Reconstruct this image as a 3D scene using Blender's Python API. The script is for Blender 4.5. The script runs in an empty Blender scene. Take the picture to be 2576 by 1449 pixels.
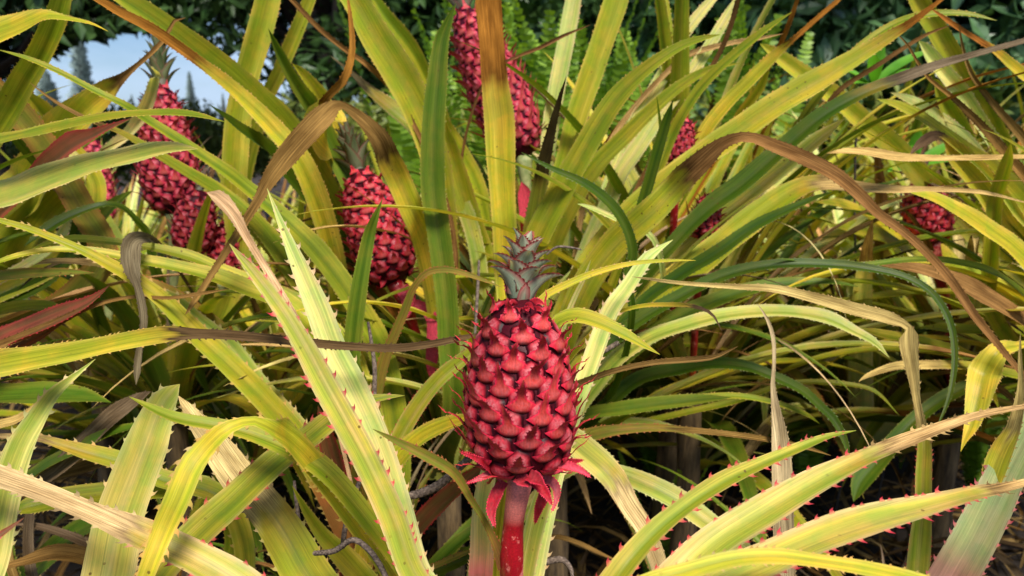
import bpy, math, random
import numpy as np
from mathutils import Vector, Matrix, noise
PI = math.pi
SC = bpy.context.scene
COL = SC.collection
# ------------------------------------------------------------------ camera
CAM_H, PITCH, F = 1.10, math.radians(12), 1860.0      # photo measured on a 2576 x 1449 grid
cd = bpy.data.cameras.new('camera'); cam = bpy.data.objects.new('camera', cd); COL.objects.link(cam)
cd.sensor_width = 36; cd.lens = 36 * F / 2576; cd.clip_start = .02; cd.clip_end = 3000
cam.location = (0, 0, CAM_H); cam.rotation_euler = (PI/2 - PITCH, 0, 0)
cd.dof.use_dof = True; cd.dof.focus_distance = .80; cd.dof.aperture_fstop = 6.0
SC.camera = cam
# ------------------------------------------------------------------ world and sun
SUN_EL, SUN_AZ = math.radians(54), math.radians(158)   # azimuth clockwise from +Y: high, behind the camera to the right
w = bpy.data.worlds.new('World'); SC.world = w; w.use_nodes = True
nt = w.node_tree; nt.nodes.clear()
out = nt.nodes.new('ShaderNodeOutputWorld'); bg = nt.nodes.new('ShaderNodeBackground')
sky = nt.nodes.new('ShaderNodeTexSky'); sky.sky_type = 'NISHITA'; sky.sun_disc = False
sky.sun_elevation = SUN_EL; sky.sun_rotation = SUN_AZ; sky.air_density = 1.0; sky.dust_density = 1.0
tc = nt.nodes.new('ShaderNodeTexCoord'); mp = nt.nodes.new('ShaderNodeMapping'); mp.inputs['Scale'].default_value = (1.2, 1.2, 4.0)
nz = nt.nodes.new('ShaderNodeTexNoise'); nz.inputs['Scale'].default_value = 2.3; nz.inputs['Detail'].default_value = 7; nz.inputs['Roughness'].default_value = .58
rp = nt.nodes.new('ShaderNodeValToRGB'); rp.color_ramp.elements[0].position = .43; rp.color_ramp.elements[1].position = .78
mx = nt.nodes.new('ShaderNodeMix'); mx.data_type = 'RGBA'; mx.inputs['B'].default_value = (5.6, 7.2, 9.6, 1)
nt.links.new(tc.outputs['Generated'], mp.inputs['Vector']); nt.links.new(mp.outputs['Vector'], nz.inputs['Vector'])
nt.links.new(nz.outputs['Fac'], rp.inputs['Fac']); nt.links.new(rp.outputs['Color'], mx.inputs['Factor'])
tn = nt.nodes.new('ShaderNodeMix'); tn.data_type = 'RGBA'; tn.blend_type = 'MULTIPLY'; tn.inputs['Factor'].default_value = 1; tn.inputs['B'].default_value = (.72, .88, 1.12, 1)
nt.links.new(sky.outputs['Color'], tn.inputs['A']); nt.links.new(tn.outputs['Result'], mx.inputs['A']); nt.links.new(mx.outputs['Result'], bg.inputs['Color'])
bg.inputs['Strength'].default_value = .075; nt.links.new(bg.outputs['Background'], out.inputs['Surface'])
sl = bpy.data.lights.new('sun', 'SUN'); sl.energy = 4.6; sl.angle = math.radians(18); sl.color = (1, .95, .86)
so = bpy.data.objects.new('sun', sl); COL.objects.link(so)
sd = Vector((math.sin(SUN_AZ)*math.cos(SUN_EL), math.cos(SUN_AZ)*math.cos(SUN_EL), math.sin(SUN_EL)))
so.rotation_euler = sd.to_track_quat('Z', 'Y').to_euler(); so.location = sd * 20
SC.view_settings.view_transform = 'Standard'; SC.view_settings.look = 'None'
SC.view_settings.exposure = .55; SC.view_settings.gamma = 1
# ------------------------------------------------------------------ helpers
CF = np.array([0, math.cos(PITCH), -math.sin(PITCH)]); CU = np.array([0, math.sin(PITCH), math.cos(PITCH)]); CR = np.array([1., 0, 0])
C0 = np.array([0, 0, CAM_H])
def at(x, y, d):                                        # a place seen at (x, y), d metres out along the view axis
    return C0 + d * (CF + CR * (x - 1288) / F + CU * (724.5 - y) / F)
def topx(P):
    v = P - C0; d = v @ CF
    return np.stack([1288 + F * (v @ CR) / d, 724.5 - F * (v @ CU) / d], -1)
def unit(a): return a / np.maximum(np.linalg.norm(a, axis=-1, keepdims=True), 1e-9)
RG = np.random.default_rng(7); random.seed(7)

def mesh_obj(name, V, Fc, mat, parent=None, col=None, uv=None, smooth=True, label=None):
    me = bpy.data.meshes.new(name); me.from_pydata([tuple(p) for p in V], [], [tuple(int(i) for i in f) for f in Fc])
    if col is not None:
        a = me.color_attributes.new('Col', 'FLOAT_COLOR', 'POINT'); a.data.foreach_set('color', np.asarray(col, dtype=np.float32).ravel())
    if uv is not None:
        l = me.uv_layers.new(name='UVMap'); idx = np.zeros(len(me.loops), dtype=np.int32); me.loops.foreach_get('vertex_index', idx)
        l.data.foreach_set('uv', np.asarray(uv, dtype=np.float32)[idx].ravel())
    if smooth: me.polygons.foreach_set('use_smooth', [True] * len(me.polygons))
    me.materials.append(mat); me.update()
    o = bpy.data.objects.new(name, me); COL.objects.link(o)
    if parent is not None: o.parent = parent
    if label: o['label'] = label
    return o
def move_in(o, parent_loc):                             # keep world place when the parent Empty sits elsewhere
    o.matrix_parent_inverse = Matrix.Translation(parent_loc).inverted()
def thing(name, label, cat, loc=(0, 0, 0), group=None):
    o = bpy.data.objects.new(name, None); COL.objects.link(o); o.location = loc; o.empty_display_size = .1
    o['label'] = label; o['category'] = cat
    if group: o['group'] = group
    return o
def tag(o, label, cat, group=None, kind=None):
    o['label'] = label; o['category'] = cat
    if group: o['group'] = group
    if kind: o['kind'] = kind
# ------------------------------------------------------------------ materials
class NB:
    def __init__(s, name):
        s.m = bpy.data.materials.new(name); s.m.use_nodes = True; s.t = s.m.node_tree; s.t.nodes.clear()
    def n(s, typ, **k):
        x = s.t.nodes.new(typ)
        for a, b in k.items():
            if a.startswith('i_'): x.inputs[a[2:].replace('_', ' ')].default_value = b
            else: setattr(x, a, b)
        return x
    def l(s, a, b): s.t.links.new(a, b)
    def math(s, op, a, b=None, clamp=False):
        x = s.n('ShaderNodeMath', operation=op, use_clamp=clamp)
        for i, q in enumerate((a, b)):
            if q is None: continue
            if isinstance(q, (int, float)): x.inputs[i].default_value = q
            else: s.l(q, x.inputs[i])
        return x.outputs[0]
    def mix(s, f, a, b, bt='MIX'):
        x = s.n('ShaderNodeMix', data_type='RGBA', blend_type=bt)
        for k, q in (('Factor', f), ('A', a), ('B', b)):
            if isinstance(q, (int, float)): x.inputs[k].default_value = q
            elif isinstance(q, tuple): x.inputs[k].default_value = (*q, 1)
            else: s.l(q, x.inputs[k])
        return x.outputs['Result']
    def ramp(s, f, p0, p1, c0=(0, 0, 0), c1=(1, 1, 1)):
        x = s.n('ShaderNodeValToRGB'); e = x.color_ramp.elements
        e[0].position = p0; e[1].position = p1; e[0].color = (*c0, 1); e[1].color = (*c1, 1); s.l(f, x.inputs[0]); return x.outputs['Color']
    def noise(s, vec, scale, detail=3, rough=.5):
        x = s.n('ShaderNodeTexNoise'); x.inputs['Scale'].default_value = scale; x.inputs['Detail'].default_value = detail; x.inputs['Roughness'].default_value = rough
        if vec is not None: s.l(vec, x.inputs['Vector'])
        return x.outputs['Fac']
    def mapv(s, vec, sc):
        x = s.n('ShaderNodeMapping'); x.inputs['Scale'].default_value = sc; s.l(vec, x.inputs['Vector']); return x.outputs['Vector']
    def out(s, surf, bump=None, bs=.3, bd=.002, bsdf=None):
        if bump is not None:
            b = s.n('ShaderNodeBump'); b.inputs['Strength'].default_value = bs; b.inputs['Distance'].default_value = bd; s.l(bump, b.inputs['Height'])
            for q in bsdf: s.l(b.outputs[0], q.inputs['Normal'])
        o = s.n('ShaderNodeOutputMaterial'); s.l(surf, o.inputs['Surface']); return s.m

def leaf_material():
    b = NB('leaf'); at_ = b.n('ShaderNodeAttribute', attribute_name='Col'); uv = b.n('ShaderNodeUVMap', uv_map='UVMap').outputs[0]
    dry = at_.outputs['Alpha']; col = at_.outputs['Color']
    geo = b.n('ShaderNodeTexCoord').outputs['Object']
    fine = b.noise(b.mapv(uv, (1.1, 30, 1)), 1.0, 5, .62)          # streaks along the blade
    veins = b.noise(b.mapv(uv, (.22, 95, 1)), 1.0, 3, .6)
    blot = b.noise(b.mapv(geo, (1, 1, 1)), 26, 4, .6)
    # live tissue: patches greener or yellower
    g1 = b.mix(b.ramp(blot, .42, .60), (0.84, .98, .85), (1.14, 1.03, 1.0))
    live = b.mix(1.0, col, g1, 'MULTIPLY')
    live = b.mix(1.0, live, b.ramp(fine, .28, .72, (.74, .76, .74), (1.22, 1.2, 1.2)), 'MULTIPLY')
    live = b.mix(1.0, live, b.ramp(veins, .32, .68, (.76, .80, .74), (1.16, 1.14, 1.12)), 'MULTIPLY')
    # brown specks
    vo = b.n('ShaderNodeTexVoronoi', feature='F1'); vo.inputs['Scale'].default_value = 70; b.l(geo, vo.inputs['Vector'])
    sp = b.math('MULTIPLY', b.ramp(vo.outputs['Distance'], .09, .13, (1, 1, 1), (0, 0, 0)), b.ramp(b.noise(geo, 9, 2), .52, .6))
    live = b.mix(b.math('MULTIPLY', sp, .75), live, (.10, .045, .012))
    # dead tissue: strong fibres
    fib = b.noise(b.mapv(uv, (.9, 75, 1)), 1.0, 6, .72); big = b.noise(b.mapv(uv, (2.2, 9, 1)), 1.0, 3)
    dd = b.mix(1.0, col, b.ramp(fib, .34, .66, (.36, .32, .28), (1.65, 1.6, 1.5)), 'MULTIPLY')
    dd = b.mix(1.0, dd, b.ramp(big, .3, .7, (.65, .6, .55), (1.3, 1.3, 1.3)), 'MULTIPLY')
    c = b.mix(dry, live, dd)
    p = b.n('ShaderNodeBsdfPrincipled'); b.l(c, p.inputs['Base Color'])
    b.l(b.math('SUBTRACT', .26, b.math('MULTIPLY', dry, .22)), p.inputs['Specular IOR Level'])
    b.l(b.math('ADD', b.math('ADD', b.math('MULTIPLY', dry, .25), .26), b.math('MULTIPLY', fine, .35)), p.inputs['Roughness'])
    p.inputs['Coat Weight'].default_value = .0
    tr = b.n('ShaderNodeBsdfTranslucent'); b.l(b.mix(1.0, c, (1.15, 1.1, .5), 'MULTIPLY'), tr.inputs['Color'])
    ms = b.n('ShaderNodeMixShader'); b.l(b.math('SUBTRACT', .36, b.math('MULTIPLY', dry, .24)), ms.inputs[0]); b.l(p.outputs[0], ms.inputs[1]); b.l(tr.outputs[0], ms.inputs[2])
    h = b.math('ADD', b.math('MULTIPLY', veins, .6), b.math('MULTIPLY', b.math('MULTIPLY', fib, dry), 1.6))
    return b.out(ms.outputs[0], h, .5, .0012, [p])
LEAF = leaf_material()

def fruit_material():
    b = NB('fruit_skin'); at_ = b.n('ShaderNodeAttribute', attribute_name='Col'); geo = b.n('ShaderNodeTexCoord').outputs['Object']
    n1 = b.noise(geo, 420, 5, .65); n2 = b.noise(geo, 130, 4, .6); n3 = b.noise(b.mapv(geo, (1, 1, .25)), 520, 3, .6)
    bloom_sheen = at_.outputs['Alpha']  # waxy bloom together with a pinkish highlight painted on the dome centres
    f = b.math('MULTIPLY', bloom_sheen, b.ramp(b.math('ADD', b.math('MULTIPLY', n1, .55), b.math('MULTIPLY', n2, .45)), .36, .70))
    c = b.mix(1.0, at_.outputs['Color'], b.ramp(n3, .3, .7, (.62, .6, .6), (1.3, 1.3, 1.3)), 'MULTIPLY')
    c = b.mix(f, c, (.56, .20, .21))
    p = b.n('ShaderNodeBsdfPrincipled'); b.l(c, p.inputs['Base Color']); p.inputs['Specular IOR Level'].default_value = .12
    b.l(b.math('ADD', .30, b.math('MULTIPLY', n2, .30)), p.inputs['Roughness'])
    p.inputs['Subsurface Weight'].default_value = .0
    return b.out(p.outputs[0], n2, .5, .0008, [p])
FRUIT = fruit_material()

def stalk_material():
    b = NB('stalk_skin'); at_ = b.n('ShaderNodeAttribute', attribute_name='Col'); geo = b.n('ShaderNodeTexCoord').outputs['Object']
    n1 = b.noise(geo, 90, 6, .7); n2 = b.noise(b.mapv(geo, (1, 1, .35)), 40, 4, .6)
    patch = b.ramp(b.math('ADD', b.math('MULTIPLY', n1, .5), b.math('MULTIPLY', n2, .5)), .53, .57)
    f = b.math('MAXIMUM', b.math('MULTIPLY', patch, .8), b.math('MULTIPLY', at_.outputs['Alpha'], .9))
    c = b.mix(f, at_.outputs['Color'], (.74, .20, .16))
    c = b.mix(1.0, c, b.ramp(b.noise(geo, 600, 3), .3, .7, (.7, .7, .7), (1.2, 1.2, 1.2)), 'MULTIPLY')
    p = b.n('ShaderNodeBsdfPrincipled'); b.l(c, p.inputs['Base Color'])
    b.l(b.math('ADD', .3, b.math('MULTIPLY', f, .5)), p.inputs['Roughness'])
    return b.out(p.outputs[0], n1, .35, .001, [p])
STALK = stalk_material()

def simple(name, c0, c1, scale, rough=.8, bs=.5, bd=.01, det=5, spec=.4, trans=0, stretch=(1, 1, 1)):
    b = NB(name); geo = b.n('ShaderNodeTexCoord').outputs['Object']; n1 = b.noise(b.mapv(geo, stretch), scale, det, .65)
    c = b.ramp(n1, .33, .67, c0, c1)
    p = b.n('ShaderNodeBsdfPrincipled'); b.l(c, p.inputs['Base Color']); p.inputs['Roughness'].default_value = rough
    p.inputs['Specular IOR Level'].default_value = spec
    if trans:
        tr = b.n('ShaderNodeBsdfTranslucent'); b.l(b.mix(1.0, c, (1.3, 1.3, .6), 'MULTIPLY'), tr.inputs['Color'])
        ms = b.n('ShaderNodeMixShader'); ms.inputs[0].default_value = trans; b.l(p.outputs[0], ms.inputs[1]); b.l(tr.outputs[0], ms.inputs[2])
        return b.out(ms.outputs[0], n1, bs, bd, [p])
    return b.out(p.outputs[0], n1, bs, bd, [p])
SOIL = simple('soil', (.012, .008, .005), (.05, .033, .022), 9, .95, .8, .03, 8)
BARK = simple('bark', (.02, .015, .012), (.07, .055, .045), 14, .9, .8, .02, 5, stretch=(3, 3, .6))
SHEATH = simple('old_leaf_sheath', (.045, .028, .014), (.22, .14, .06), 22, .9, .8, .01, 6, stretch=(3, 3, .5))
TREELEAF = simple('tree_leaf', (.012, .035, .008), (.06, .12, .03), 3.5, .4, .1, .002, 3, .3, .12)
GLOSSLEAF = simple('glossy_tree_leaf', (.010, .035, .012), (.10, .20, .075), 2.2, .3, .1, .002, 4, .45, .12)  # paler tone paints blurred sky reflections into the leaf colour
FERN = simple('fern_leaf', (.10, .21, .010), (.26, .40, .03), 7, .5, .1, .002, 3, .4, .35)
WEED = simple('young_leaf', (.08, .26, .015), (.16, .40, .03), 12, .4, .1, .002, 3, .4, .35)
CONIFER = simple('hazed_conifer_needles', (.14, .20, .19), (.24, .31, .28), 5, .8, .1, .01, 3)  # pale and bluish: distance haze painted into the needle colour
TWIG = simple('twig_scales', (.05, .032, .025), (.22, .16, .12), 240, .85, .6, .001, 3)
# ------------------------------------------------------------------ the blade of a pineapple leaf
ST = {  # colour of the blade, its margin, its foot, its spines
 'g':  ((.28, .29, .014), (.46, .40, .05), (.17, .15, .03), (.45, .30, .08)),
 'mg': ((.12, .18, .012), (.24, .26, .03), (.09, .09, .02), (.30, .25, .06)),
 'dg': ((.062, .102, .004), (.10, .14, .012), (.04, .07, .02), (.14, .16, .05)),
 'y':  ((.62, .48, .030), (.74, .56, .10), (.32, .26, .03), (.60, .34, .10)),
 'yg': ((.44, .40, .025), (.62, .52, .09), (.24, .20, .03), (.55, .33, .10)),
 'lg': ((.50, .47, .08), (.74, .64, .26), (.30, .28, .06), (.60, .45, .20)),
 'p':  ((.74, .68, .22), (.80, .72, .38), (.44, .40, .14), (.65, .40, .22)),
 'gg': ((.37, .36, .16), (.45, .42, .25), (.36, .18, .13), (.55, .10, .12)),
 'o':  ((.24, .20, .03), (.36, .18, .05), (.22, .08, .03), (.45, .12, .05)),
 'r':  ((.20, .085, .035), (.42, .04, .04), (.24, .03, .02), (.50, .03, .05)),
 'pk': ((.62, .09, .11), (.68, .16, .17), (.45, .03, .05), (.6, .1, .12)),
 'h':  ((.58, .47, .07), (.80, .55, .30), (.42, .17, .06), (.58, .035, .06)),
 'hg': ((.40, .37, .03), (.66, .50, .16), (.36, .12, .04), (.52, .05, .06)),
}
DRY = {'t': (.44, .30, .12), 'b': (.20, .112, .036), 'k': (.10, .064, .032), 'u': (.30, .125, .02), 'w': (.54, .41, .21), 'v': (.155, .112, .070)}
def crom(P, n):
    P = np.asarray(P, float); k = len(P)
    if k == 2: P = np.vstack([P[0], P.mean(0), P[1]]); k = 3
    d = np.linalg.norm(np.diff(P[:, :3], axis=0), axis=1); t = np.concatenate([[0], np.cumsum(np.maximum(d, 1e-5) ** .5)])
    Pe = np.vstack([2*P[0]-P[1], P, 2*P[-1]-P[-2]]); te = np.concatenate([[t[0]-(t[1]-t[0])], t, [t[-1]+t[-1]-t[-2]]])
    q = np.linspace(0, t[-1], n * 6); out = []
    for x in q:
        i = min(max(np.searchsorted(t, x, side='right') - 1, 0), k - 2); p0, p1, p2, p3 = Pe[i:i+4]; a, b, c, e = te[i:i+4]
        A1 = (b-x)/(b-a)*p0+(x-a)/(b-a)*p1; A2 = (c-x)/(c-b)*p1+(x-b)/(c-b)*p2; A3 = (e-x)/(e-c)*p2+(x-c)/(e-c)*p3
        B1 = (c-x)/(c-a)*A1+(x-a)/(c-a)*A2; B2 = (e-x)/(e-b)*A2+(x-b)/(e-b)*A3
        out.append((c-x)/(c-b)*B1+(x-b)/(c-b)*B2)
    out = np.array(out); s = np.concatenate([[0], np.cumsum(np.linalg.norm(np.diff(out[:, :3], axis=0), axis=1))])
    u = np.linspace(0, s[-1], n)
    return np.stack([np.interp(u, s, out[:, j]) for j in range(out.shape[1])], 1), u
NV = 11
def blade(name, parent, P, W, N, style, S, dry_from=None, dc='t', foot_to=None, foot=None, ts=.009, th=.0025, cup=.32, smat=None, uvo=None, wav=1.0, jit=.12, label=None, dsoft=.02, rng=RG):
    """P centre line, W full widths, N upper-side normals, S arc length; builds one sheet with a channelled section and margin spines."""
    n = len(P); T = unit(np.gradient(P, axis=0)); N = unit(N - (N * T).sum(1, keepdims=True) * T); Sd = np.cross(T, N)
    for _ in range(3): Sd[1:-1] = (Sd[:-2] + Sd[1:-1] * 2 + Sd[2:]) / 4
    Sd = unit(Sd); N = np.cross(Sd, T)
    v = np.linspace(-1, 1, NV); hw = W / 2
    L = S[-1]; ph = rng.random(4) * 6.28
    wv = (np.sin(S[:, None] * 38 + ph[0]) * .05 + np.sin(S[:, None] * 71 + ph[1]) * .03) * wav
    prof = (np.abs(v) ** 1.3)[None, :] * cup * hw[:, None]
    ripple = wv * hw[:, None] * (np.abs(v)[None, :] ** 2) * np.sign(v)[None, :]
    X = P[:, None] + Sd[:, None] * (v[None, :, None] * hw[:, None, None]) + N[:, None] * (prof + ripple)[..., None]
    V = X.reshape(-1, 3)
    idx = np.arange(n * NV).reshape(n, NV)
    Fc = np.stack([idx[:-1, :-1], idx[:-1, 1:], idx[1:, 1:], idx[1:, :-1]], -1).reshape(-1, 4)
    cb, ce, cf, cs = [np.array(q) for q in ST[style]]
    if foot is not None: cf = np.array(foot)
    jt = 1 + (rng.random(3) - .5) * jit; cb = cb * jt
    av = np.abs(v)[None, :, None]; s = (S / L)[:, None, None]
    c = np.repeat(np.repeat(cb[None, None], n, 0), NV, 1)
    bands = (np.sin(v * 4.1 + ph[0]) + .7 * np.sin(v * 8.3 + ph[1]))[None, :, None] + .5 * np.sin(S[:, None, None] * 9 + ph[2])
    c = c + (ce - c) * np.clip(bands * .35, 0, .6) * .8; c = c * (1 + np.clip(bands, -1.5, 0) * np.array((.20, .10, .16)))
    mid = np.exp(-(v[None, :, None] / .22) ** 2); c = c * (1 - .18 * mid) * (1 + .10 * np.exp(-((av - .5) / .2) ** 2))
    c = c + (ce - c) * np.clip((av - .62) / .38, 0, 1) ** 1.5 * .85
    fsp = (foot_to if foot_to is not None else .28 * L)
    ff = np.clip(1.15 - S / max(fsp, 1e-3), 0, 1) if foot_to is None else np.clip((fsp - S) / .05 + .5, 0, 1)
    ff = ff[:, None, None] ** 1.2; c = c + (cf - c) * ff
    dr = np.zeros((n, NV))
    if dry_from is not None:
        e = (np.sin(v * 5 + ph[3]) * .006 + rng.normal(0, .002, NV))[None, :]
        dr = np.clip((S[:, None] + e - dry_from) / dsoft + .5, 0, 1)
        dcol = np.array(DRY[dc]) * (1 + (rng.random(3) - .5) * .2)
        halo = np.clip(1 - np.abs(S[:, None] + e - dry_from + dsoft) / (dsoft * 2.2), 0, 1)[..., None] * .55
        c = c + (np.array((.42, .22, .03)) - c) * halo * (1 - dr[..., None]); c = c + (dcol - c) * dr[..., None]
        dk = np.clip(1 - np.abs(S[:, None] + e - dry_from - dsoft * .6) / (dsoft * 1.2), 0, 1)[..., None] * dr[..., None]
        c = c * (1 - .5 * dk)
    C = np.concatenate([c, dr[..., None]], -1).reshape(-1, 4)
    uo = rng.random(2) * 50
    UV = np.stack([np.repeat(S[:, None] * 10, NV, 1) + uo[0], np.repeat(v[None], n, 0) * np.maximum(hw, .004)[:, None] * 12 + uo[1] * 3], -1).reshape(-1, 2)
    # spines along both margins
    tv, tf, tcol, tuv = [], [], [], []; base = len(V)
    for sg, j in ((-1, 0), (1, NV - 1)):
        p = ts * (1 + rng.random())
        while p < L * .985:
            wloc = np.interp(p, S, W)
            if wloc > .0035 and rng.random() > .08:
                e0 = np.array([np.interp(p - ts * .22, S, X[:, j, k]) for k in range(3)]); e1 = np.array([np.interp(p + ts * .22, S, X[:, j, k]) for k in range(3)])
                i = min(int(np.searchsorted(S, p)), n - 1); h = th * (.45 + .8 * rng.random()) * min(1, wloc / .012)
                o = Sd[i] * sg; m = (e0 + e1) / 2
                e0i = e0 - o * th * .25; e1i = e1 - o * th * .25
                k1 = m + o * h * .55 + T[i] * h * .35 ; tip = m + o * h * 1.05 + T[i] * h * 1.25 + N[i] * h * .35 * rng.normal()
                b0 = base + len(tv); tv += [e0i, e1i, m + o*h*.62 + T[i]*h*.05, m + o*h*.45 + T[i]*h*.62, tip]; tf += [(b0, b0+1, b0+3, b0+2), (b0+2, b0+3, b0+4)]
                d_ = dr[i, j]; cc = cs * (1 - d_) + np.array(DRY[dc]) * .6 * d_; mc = c[i, j]
                tcol += [[*((cc + mc) / 2), d_]] * 2 + [[*cc, d_]] * 2 + [[*(cc * .55), d_]]; u_ = UV[i * NV + j]; tuv += [u_] * 5
            p += ts * (.45 + 1.1 * rng.random())
    faces = [tuple(f) for f in Fc] + tf
    if tv: V = np.vstack([V, tv]); C = np.vstack([C, tcol]); UV = np.vstack([UV, tuv])
    return mesh_obj(name, V, faces, LEAF, parent, C, UV, True, label)

PL = {}
def plant(key, px, label, group=None, cat='plant', stem=True):
    R = at(*px); loc = (R[0], R[1], 0.0)
    o = thing('pineapple_plant', label, cat, loc, group)
    if stem and R[2] > .03:                              # short woody stem that carries the rosette
        V = []; Fc = []; m = 12; k = 7
        for i in range(k):
            z = R[2] * i / (k-1); r = .030 - .008 * i / (k-1)
            for j in range(m):
                a = 2*PI*j/m; rr = r * (1 + .18 * math.sin(3*a + i*2.1)); V.append((rr*math.cos(a), rr*math.sin(a), z))
        for i in range(k-1):
            for j in range(m): Fc.append((i*m+j, i*m+(j+1)%m, (i+1)*m+(j+1)%m, (i+1)*m+j))
        mesh_obj('stem', V, Fc, SHEATH, o)
    PL[key] = (o, R, Vector(loc)); return o
def L(key, style, d0, d1, pts, dry=None, dc='t', foot=None, fc=None, ext=True, up=.45, cup=.46, big=False, cv=1, lab=None, wav=1.0, dall=False, turn=None, n=None, dsoft=.02):
    """A leaf of plant `key`: pts (x, y, width) from the foot to the tip as seen, d0/d1 distance of its first and last point."""
    par, R, loc = PL[key]
    k = len(pts); ds = [p[3] if len(p) > 3 else d0 + (d1 - d0) * i / (k - 1) for i, p in enumerate(pts)]
    P = np.array([at(p[0], p[1], d) for p, d in zip(pts, ds)]); Wm = np.array([p[2] * d / F for p, d in zip(pts, ds)])
    if ext:
        dv = unit(P[0] - P[1]); dist = np.linalg.norm(R - P[0])
        rr = R + np.array([math.cos(k*2.4), math.sin(k*2.4), 0]) * .015
        if dist > .05:
            c1 = P[0] + dv * dist * .35; c2 = rr + np.array([0, 0, 1]) * dist * .25
            ex = [rr * (1-t)**3 + 3*c2*(1-t)**2*t + 3*c1*(1-t)*t*t + P[0]*t**3 for t in (0, .33, .66)]
            wb = max(min(Wm[0] * 1.0, .05), .012); we = [wb * 1.15, wb * 1.05, Wm[0] * 1.0]
            P = np.vstack([ex, P]); Wm = np.concatenate([we, Wm])
    length = np.linalg.norm(np.diff(P, axis=0), axis=1).sum(); nn = n or int(min(max(length / .011, 26), 90))
    Q, S = crom(np.column_stack([P, Wm]), nn); P = Q[:, :3]; W = np.maximum(Q[:, 3], .0006); W[-1] = .0004
    Vw = unit(C0 - P); T = unit(np.gradient(P, axis=0))
    N = unit(Vw * (1 - up) + np.array([0, 0, 1.]) * up * cv) if cv > 0 else unit(Vw * (1-up) - np.array([0, 0, 1.]) * up)
    if turn is not None:
        a = np.interp(np.linspace(0, 1, nn), np.linspace(0, 1, len(turn)), turn); sd = np.cross(T, N); N = N * np.cos(a)[:, None] + sd * np.sin(a)[:, None]
    N = unit(N - (N * T).sum(1, keepdims=True) * T); sd = np.cross(T, N)
    # widths were measured as seen: widen where the blade is turned away
    per = unit(np.cross(T, Vw)); pr = np.abs((sd * per).sum(1)); W = W / np.clip(pr, .55, 1)
    if cv < 0: cup = -cup
    px = topx(P)
    def near(q): return S[np.argmin(((px - np.array(q)) ** 2).sum(1))]
    df = 0.0 if dall else (near(dry) if dry else None)
    if dall: df = -.2
    ts, th = (.0150, .0040) if big else (.0082, .0020)
    dm = np.mean(ds)
    if dm > 1.25: ts, th = .012, .0023
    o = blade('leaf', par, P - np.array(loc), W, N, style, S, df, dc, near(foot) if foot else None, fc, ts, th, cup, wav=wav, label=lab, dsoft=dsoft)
    return o
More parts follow.
